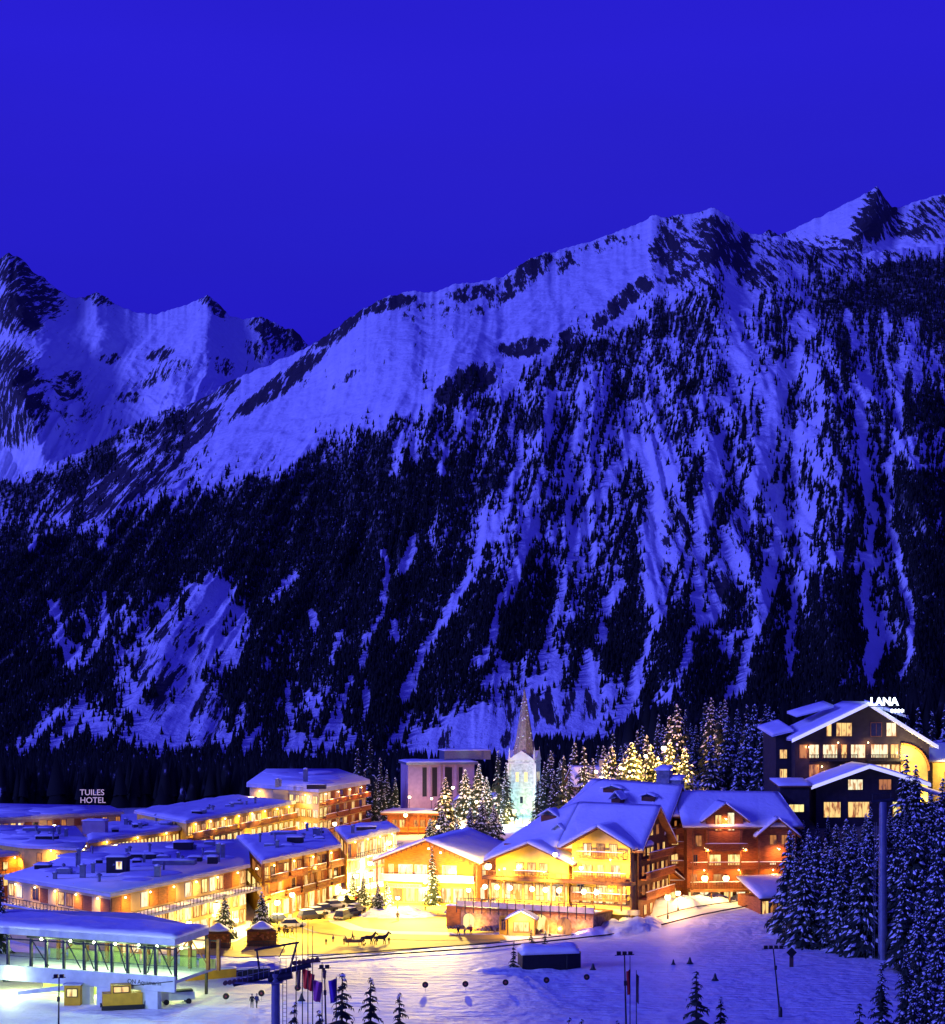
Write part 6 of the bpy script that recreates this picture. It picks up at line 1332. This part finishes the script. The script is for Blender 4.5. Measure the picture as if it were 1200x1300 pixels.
# round marker discs on posts
for k, (px_, py_) in enumerate(((287,1265),(332,1261),(378,1254),(540,1250),(591,1249),(642,1247),(694,1244),(745,1240))):
    p = at(px_, py_+9); lab = ordw(k+1) + ' round padded disc from the left in the line across the piste'
    if k == 0:
        t0 = thing('piste_marker', lab, 'marker', p, 0, 'round padded discs across the piste'); MB().tube((0,0,-.2),(0,0,.5),.035,n=5).build('post', WHITEW, t0); MB().tube((0,-.12,.9),(0,.12,.9),.40,n=16).build('disc', BLACK, t0); MB().tube((0,-.16,.9),(0,-.125,.9),.14,n=10).build('hub', mat('hub_red',(.3,.05,.05),.6,.1,2), t0)
    else: dup(t0, p, 0, lab)
for k, (px_, py_, lab) in enumerate(((383,1271,'dark cone marker below the third padded disc'),(876,1224,'dark cone marker on the right-hand piste'),(908,1245,'lowest dark cone marker on the right-hand piste'),(855,1225,'small pale cone marker left of the dark cone on the piste'),(753,1232,'dark cone marker behind the last padded disc'))):
    p = at(px_, py_); 
    if k == 0: c0 = tag(MB().lathe((0,0,0),[(.55,0),(.5,.05),(.3,.3),(.12,.9),(.05,1.0)],10).build('cone_marker', DARKM), lab, 'marker'); c0.location = p
    else: o = c0.copy(); C.objects.link(o); o.location = p; o['label'] = lab; o.scale = (.7,.7,.8) if k == 3 else (1,1,1)
p = at(1005, 1228); t = thing('warning_sign', 'dark diamond sign on a stout post at the edge of the piste', 'sign', p)
MB().box(-.28,.28,-.12,.12,-.2,1.5).build('post', mat('post_brown',(.08,.04,.04),.7,.2,2), t); MB().add([(0,-.16,1.3),(.75,-.16,2.1),(0,-.16,2.9),(-.75,-.16,2.1),(0,-.1,1.3),(.75,-.1,2.1),(0,-.1,2.9),(-.75,-.1,2.1)], [(0,1,2,3),(7,6,5,4),(0,4,5,1),(1,5,6,2),(2,6,7,3),(3,7,4,0)]).build('panel', BLACK, t)
# road ropes along the plaza edge
def rope(name, pts, lab, r=.09, hh=.35):
    w_ = [at(*q) for q in pts]; b = MB()
    for a, b2 in zip(w_, w_[1:]):
        n = max(2, int((b2-a).length/4))
        for k in range(n): q1 = a.lerp(b2, k/n); q2 = a.lerp(b2, (k+1)/n); q1.z = gzf(q1.x,q1.y)+hh; q2.z = gzf(q2.x,q2.y)+hh; b.tube(q1, q2, r, n=5)
    tag(b.build(name, BLACK), lab, 'rail')
rope('edge_rail', [(392,1218),(500,1209),(620,1201),(740,1188),(860,1176),(1000,1164)], 'upper of two dark rails running across the snow from pylon to firs')
rope('edge_rail', [(392,1222),(500,1214),(620,1206),(740,1193),(860,1181),(1000,1169)], 'lower of two dark rails running across the snow from pylon to firs', .12)
# dark hut
p = at(700, 1232); t = thing('snow_covered_hut', 'low black hut buried under a snow cap in the middle of the piste', 'hut', (p.x, p.y, 0), R(8))
MB().prism([(-4.2,-.6),(2.2,0),(4.6,1.8),(4.2,4),(-4.2,3.6)], -.4, 2.3).build('wall', BLACK, t); MB().slab((-4.4,-.8,2.304),(4.0,-.1,2.304),(4.6,4.0,2.304),(-4.3,3.8,2.304), 1.0, 14, 7, .25, .5).build('snow_cap', SNOW, t, True)
MB().tube((2.2,-.3,-.2),(2.2,-.3,2.0),.05,n=5).build('post', DARKM, t)
# orange wall at the plaza edge
p = at(592, 1180); t = thing('orange_wall', 'short orange-lit retaining wall between plaza and terrace steps', 'wall', (p.x, p.y+2, 0), R(-12))
MB().box(-3.4,2.6,0,.6,-.3,3.6).build('wall', WOODO, t); MB().slab((-3.5,-.1,3.604),(2.7,-.1,3.604),(2.7,.8,3.604),(-3.5,.8,3.604),.25,8,3,.05).build('snow_cap', SNOW, t, True)

# ================================================================= plaza and roads, packed snow with lamp yellow in its colour
def sheet(name, pts, m, dz):
    w_ = [at(*q) for q in pts]; cx_ = sum(p.x for p in w_)/len(w_); cy_ = sum(p.y for p in w_)/len(w_); me = MB(); V = []; Fc = []; n = len(w_); rings = 10
    for j in range(rings+1):
        for p in w_:
            f = j/rings; x = cx_+(p.x-cx_)*f; y = cy_+(p.y-cy_)*f; V.append((x, y, gzf(x,y)+dz+.10*float(fbm(np.array(x/9),np.array(y/9),3,2))*float(sm(160,200,np.array(y)))))
    for j in range(rings):
        for k in range(n): Fc.append((j*n+k, j*n+(k+1)%n, (j+1)*n+(k+1)%n, (j+1)*n+k))
    me.add(V, Fc); o = me.build(name, m, None, True); o['kind'] = 'structure'; return o
PLZ = mat('snow_lamp_yellow', (.78,.55,.10), .8, .14, .15, .05, bscale=1.5)  # yellow of the lamplight put into the snow's base colour
ROAD = mat('road_lamp_yellow', (.62,.40,.06), .8, .2, .2, .04, bscale=2)  # road snow carries the lamp yellow in its colour too
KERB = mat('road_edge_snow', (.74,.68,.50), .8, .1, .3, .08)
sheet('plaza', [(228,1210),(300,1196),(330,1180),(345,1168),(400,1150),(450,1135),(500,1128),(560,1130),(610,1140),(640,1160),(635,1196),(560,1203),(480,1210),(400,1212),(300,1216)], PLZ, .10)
def ring_road(name, pts, w_, m, dz):
    c_ = [at(*q) for q in pts]; dn = []
    for a, b2 in zip(c_, c_[1:]):
        for k in range(6): dn.append(a.lerp(b2, k/6))
    dn.append(c_[-1]); V = []; Fc = []
    for i, p in enumerate(dn):
        u = (dn[min(i+1,len(dn)-1)] - dn[max(i-1,0)]); u.z = 0; u.normalize(); n = Vector((-u.y,u.x,0))
        for s in (-.5,-.17,.17,.5):
            q = p + n*w_*s; V.append((q.x,q.y,gzf(q.x,q.y)+dz+.10*float(fbm(np.array(q.x/9),np.array(q.y/9),3,2))))
    for i in range(len(dn)-1):
        for s in range(3): Fc.append((i*4+s,i*4+s+1,(i+1)*4+s+1,(i+1)*4+s))
    o = MB().add(V, Fc).build(name, m, None, True); o['kind'] = 'structure'
ring_road('road_verge', [(640,1189),(560,1190),(480,1188),(430,1182),(403,1172),(400,1162),(420,1150),(450,1142),(500,1130)], 9.5, KERB, .13)
ring_road('road', [(640,1191),(560,1192),(480,1190),(425,1184),(396,1173),(392,1162),(412,1149),(450,1138),(500,1127)], 6.0, ROAD, .16)

# ================================================================= street lamps
LMP = [(275,1150,286,.55,7000,'huge bright lamp on the shop terrace nearest the station'),(352,1146,297,.5,3600,'bright lamp in front of the timber galleries, left of two'),(371,1136,300,.45,2600,'bright lamp in front of the timber galleries, right of two'),
 (400,1100,322,.45,1800,'lamp high on the gallery front beside the awnings'),(430,1128,330,.5,3600,'lamp over the pavement where the galleries end'),(452,1112,345,.5,7500,'left of the cluster of bright lamps outside the glass-fronted block'),(470,1096,352,.5,8000,'middle of the bright lamps outside the glass-fronted block'),
 (470,1110,338,.6,9000,'tallest bright lamp left of the orange gable'),(494,1070,368,.5,3600,'far lamp at the end of the glass-fronted block'),(478,1073,366,.5,2600,'lamp on the far corner of the glass-fronted block'),(620,1100,312,.6,8000,'brilliant lamp between the orange gable and chalet hotel'),
 (505,1140,318,.4,6500,'lamp lighting the white snow mound in the square'),(540,1120,316,.35,3500,'lamp by the fir before the orange gable'),(595,1130,310,.4,2600,'lamp right of the orange gable above the parked car'),(335,1064,385,.45,2600,'star-bright lamp over the back row roof'),
 (425,1046,402,.5,2600,'bright lamp at the foot of the tall flat-roofed block'),(455,1052,395,.5,2200,'lamp among snowy shrubs right of the tall flat-roofed block'),(60,1117,276,.45,40,'white star-like lamp on the front block roof'),(653,1030,452,.5,1500,'left globe of the pair below the church tower'),(664,1030,452,.5,1500,'right globe of the pair below the church tower'),
 (843,950,405,.6,9000,'high globe lamp lighting the firs behind the chalet hotel'),(705,1085,288,.4,700,'wall lamp under the left yellow gable eaves'),(738,1102,287,.35,600,'wall lamp between the two yellow gables'),(27,1052,378,.6,1500,'left of two pink-white globes on the far-left hotel front'),(42,1052,378,.6,1500,'right of two pink-white globes on the far-left hotel front'),
 (63,1033,392,.35,250,'small lamp on the far-left hotel roof edge'),(69,1049,375,.4,500,'round lamp on the dark wall of the far-left hotel'),(58,1052,372,.25,150,'tiny lamp beside the round one at the far-left hotel'),(240,1172,270,.4,1800,'lamp at the foot of the front block near the station roof'),(300,1168,284,.4,1800,'lamp between the two market stalls'),
 (565,1012,428,.4,4500,'added lamp lighting the tallest iced tree below the concrete hall'),(556,1050,352,.4,3000,'lamp behind the ridge of the orange-gabled chalet'),(600,1062,345,.4,3000,'lamp behind the right slope of the orange-gabled chalet'),(575,1000,452,.4,6000,'added yellow lamp among the iced trees by the church'),(605,1018,440,.4,7000,'white lamp inside the iced tree by the church'),(757,980,408,.4,1600,'lamp beside the small pink-lit lodge'),(820,960,402,.4,6000,'left lamp hidden among the golden firs'),(788,975,402,.4,1800,'lamp low among the golden firs')]  # the lamps at the iced trees are added to brighten them
WALLY = {'wall'}
for (px_, py_, d_, r_, pw, lab) in LMP:
    cl = (1.0,.66,.18)
    if 'white' in lab and 'pink' not in lab and 'mound' not in lab: cl = (1,.9,.6)
    if 'firs' in lab and 'golden' in lab or 'high globe' in lab or 'iced trees' in lab or 'tallest iced' in lab: cl = (1,.50,.07)
    if 'inside the iced' in lab: cl = (.6,.85,1)
    if 'pink' in lab or 'far-left' in lab: cl = (1,.62,.35)
    hd = P(px_, py_, d_).z - gzf((px_-CX)/F*d_, d_)
    wall_ = any(k in lab for k in ('wall lamp','roof edge','dark wall','gallery front','on the front block'))
    globe(px_, py_, d_, r_, pw, lab, pole=not wall_, col=cl)
NMOUND = 0
for (px_, py_, d_, ax_, ay_, pw) in ((545,1075,322,430,1184,50000),(560,1080,321,520,1182,42000),(640,1100,296,590,1180,9000),(330,1100,298,350,1195,30000),(480,1085,345,420,1180,22000)):  # floodlights added to make the square glow
    p = P(px_, py_, d_); q = at(ax_, ay_); l_ = thing('added_floodlight', {545:'added floodlight left under the orange gable peak',560:'added floodlight right under the orange gable peak',640:'added floodlight on the corner of the left yellow gable',330:'added floodlight on the roof edge of the timber galleries',480:'added floodlight on a tall mast by the glass-fronted block'}[px_], 'floodlight', (p.x, p.y-4, p.z))
    MB().box(-.22,.22,-.1,.15,-.18,.18).box(-.04,.04,.15,1.2,-.04,.04).build('housing', DARKM, l_); MB().box(-.18,.18,-.13,-.103,-.14,.14).build('lens', GLOBE, l_)
    spot((0,-.4,0), q - Vector((p.x,p.y-4,p.z)), pw, (1,.72,.13), 58, .3, l_, blend=1)
# ================================================================= firs placed
def put(kind, px_, top, d, lab, grp=None, rz=None):
    X = (px_-CX)/F*d; zb = gzf(X, d); zt = EYE-(top-HY)/F*d; h_ = max(2.0, zt - zb); fir(kind, lab, (X, d, zb-.2), H=h_, group=grp, rz=rz)
# young firs at the bottom edge
for (px_, tp, d, k, lab) in ((433,1232,176,'young','left of two tall dark young firs at the bottom edge'),(470,1238,178,'young','right of two tall dark young firs at the bottom edge'),(508,1257,182,'young','small dark fir right of the two tall young firs'),(372,1268,178,'sparse','small dark fir beside the near pylon'),
   (404,1278,170,'sparse','low fir tip between pylon and young firs'),(885,1230,176,'young','dark young fir at the bottom right of the piste'),(915,1262,178,'young','smaller fir touching the dark one at the bottom right'),(1090,1270,176,'sparse','small fir tip at the bottom between piste and right-hand woods'),(1120,1217,182,'slim2','tallest slim fir at the lower right corner'),(722,1288,176,'sparse','tiny fir tip at the bottom centre'),(740,1290,176,'sparse','second tiny fir tip at the bottom centre'),(785,1292,178,'sparse','tiny fir tip beside the bottom floodlight mast')): put(k, px_, tp, d, lab)
for (px_, b_, h_, k, lab) in ((652,1232,4.3,'sparse','leaning dark fir left of the snow-covered hut'),(675,1224,5.2,'young','dark fir standing close to the snow-covered hut'),(691,1216,4.2,'young','small fir behind the snow-covered hut')):
    p = at(px_, b_); fir(k, lab, (p.x,p.y,p.z-.2), H=h_)
p = at(550, 1150); fir('slim2', 'slender fir with a bare trunk before the orange gable', (p.x,p.y,0), H=11.2); p = at(617,1135); fir('slim', 'dark snow-dotted fir between orange gable and chalet hotel', (p.x,p.y,0), H=8.6)
for (px_, tp, d, k, lab) in ((565,985,440,'iced','tallest brightly iced tree below the concrete hall'),(562,1022,400,'iced','broad frosted tree at the foot of the tallest iced one'),(545,1038,395,'iced','low frosted tree left of the iced group'),(580,1040,392,'iced','low frosted tree right of the iced group'),
   (607,968,470,'iced','yellow iced tree right of the concrete hall'),(592,975,468,'iced','smaller yellow iced tree beside the concrete hall'),(618,985,466,'iced','small yellow iced tree nearest the church trees'),(612,1012,425,'iced','wide white-blue iced tree below the church'),(628,1020,425,'iced','right part of the white-blue iced trees below the church'),(597,1025,424,'iced','left part of the white-blue iced trees below the church'),
   (634,950,463,'slim','tall slim fir just left of the church tower'),(643,966,462,'slim2','second slim fir left of the church tower'),(640,995,455,'slim','lower fir in front of the church tower foot'),(690,965,455,'slim2','snowy fir just right of the church tower'),(700,950,458,'snowy2','broad snowy fir right of the church tower'),(682,985,450,'slim','low fir against the right of the church tower')): put(k, px_, tp, d, lab)
# iced trees of the plaza
for (px_, b_, h_, lab) in ((285,1192,7.2,'snow-loaded fir above the market stall nearer the station'),(334,1190,7.4,'snow-loaded fir above the round market kiosk'),(462,1150,5.6,'frosted plaza tree right of the parked cars'),(480,1160,5.4,'frosted plaza tree left of the orange gable'),(492,1150,4.4,'small frosted tree beside the orange gable'),(448,1140,4.8,'frosted tree behind the curved road')):
    p = at(px_, b_); fir('iced', lab, (p.x,p.y,0), H=h_)
# golden and dark firs behind the great chalet
rs_ = random.Random(21); row = []
for k in range(46):
    px_ = 696 + k*6.4 + rs_.uniform(-3,3); d = rs_.uniform(415, 520); tp = np.interp(px_, [690,730,770,800,850,880,930,985], [955,940,928,915,895,885,882,900]) + rs_.uniform(-4, 34)
    row.append((px_, tp, d))
row.sort()
for k, (px_, tp, d) in enumerate(row):
    put(['slim','slim2','snowy2'][k % 3], px_, tp, d, '%s fir from the church in the dark row behind the chalet hotel' % ordw(k+1), 'dark firs behind the chalet hotel')
gold = [(778,945),(791,960),(800,940),(812,955),(826,943),(838,958),(851,940),(862,955),(872,948),(770,960)]
for k, (px_, tp) in enumerate(sorted(gold)): put('iced' if k % 2 else 'snowy', px_, tp, 412 + (k % 3)*5, ordw(k+1) + ' golden-lit fir from the left behind the chalet hotel roof', 'golden-lit firs behind the chalet hotel')
for k, (px_, tp, d) in enumerate(((905,930,370),(925,905,375),(945,915,350),(955,890,360),(967,925,340),(980,900,372),(990,940,345),(938,945,345))): put('snowy2' if k % 2 else 'snowy', px_, tp, d, ordw(k+1) + ' big snowy fir planted between timber wing and hillside hotel', 'snowy firs left of the hillside hotel')
for k, (px_, tp, d) in enumerate(((470,935,560),(455,948,540),(484,960,520),(492,975,500),(476,985,480),(502,985,470),(462,975,500),(488,1000,455))): put('slim2' if k % 2 else 'slim', px_, tp, d, ordw(k+1) + ' dark fir of the clump left of the concrete hall', 'dark firs left of the concrete hall')
for k, (px_, tp, d) in enumerate(((1150,905,360),(1168,895,365),(1185,900,360),(1200,890,370),(1215,905,350),(1178,925,345))): put('slim2' if k % 2 else 'slim', px_, tp, d, ordw(k+1) + ' fir from the left rising behind the right side of the hillside hotel', 'firs right of the hillside hotel')
for k, (px_, tp, d) in enumerate(((1150,955,314),(1163,968,312),(1196,985,310),(1185,1000,306))): put('snowy', px_, tp, d, ordw(k+1) + ' snow-loaded fir from the left before the lit arch', 'firs before the lit arch')
# right-hand wood, snow heavy
big = [(1002,1050,284,'snowy'),(1022,1070,272,'snowy'),(1040,1058,280,'snowy2'),(1056,1075,270,'snowy'),(1078,1050,276,'snowy2'),(1096,1060,262,'snowy'),(1012,1085,275,'snowy2'),(1070,1090,266,'snowy'),(1088,1100,262,'snowy2'),(1140,1045,262,'snowy2'),(1158,1030,258,'snowy'),(1176,1040,262,'snowy2'),(1196,1020,256,'snowy'),
       (1150,1085,248,'slim2'),(1172,1100,236,'snowy2'),(1190,1080,232,'snowy2'),(1205,1120,225,'snowy'),(1168,1140,222,'snowy2'),(1192,1165,208,'snowy'),(1210,1180,200,'snowy2'),(1150,1195,204,'slim2'),(1176,1210,196,'snowy2'),(1200,1225,190,'snowy'),(1160,1240,186,'snowy2'),(1230,1100,230,'snowy'),(1225,1030,262,'snowy')]
for k, (px_, tp, d, kd) in enumerate(big): put(kd, px_, tp, d, 'big snow-laden fir, %s counted from the timber wing rightwards and downwards' % ordw(k+1), 'snow-laden firs of the right-hand wood')
rs_ = random.Random(5); n_b = 0
for j, (dd, tpy) in enumerate(((299,1042),(309,1026),(287,1060))):
    for k in range(15):
        px_ = 1006 + k*14 + rs_.uniform(-6,6) + j*6; put('snowy' if (k+j) % 2 else 'snowy2', px_, tpy + rs_.uniform(-6,22) - (8 if px_ > 1140 else 0), dd + rs_.uniform(-3,3), '%s snowy fir from the left in the %s row on the hillside hotel bank' % (ordw(k+1), ('middle','back','front')[j]), 'snowy firs on the bank below the hillside hotel')
p = at(6, 1160); put('slim', 0, 1105, 240, 'dark fir cut by the left edge above the station roof')
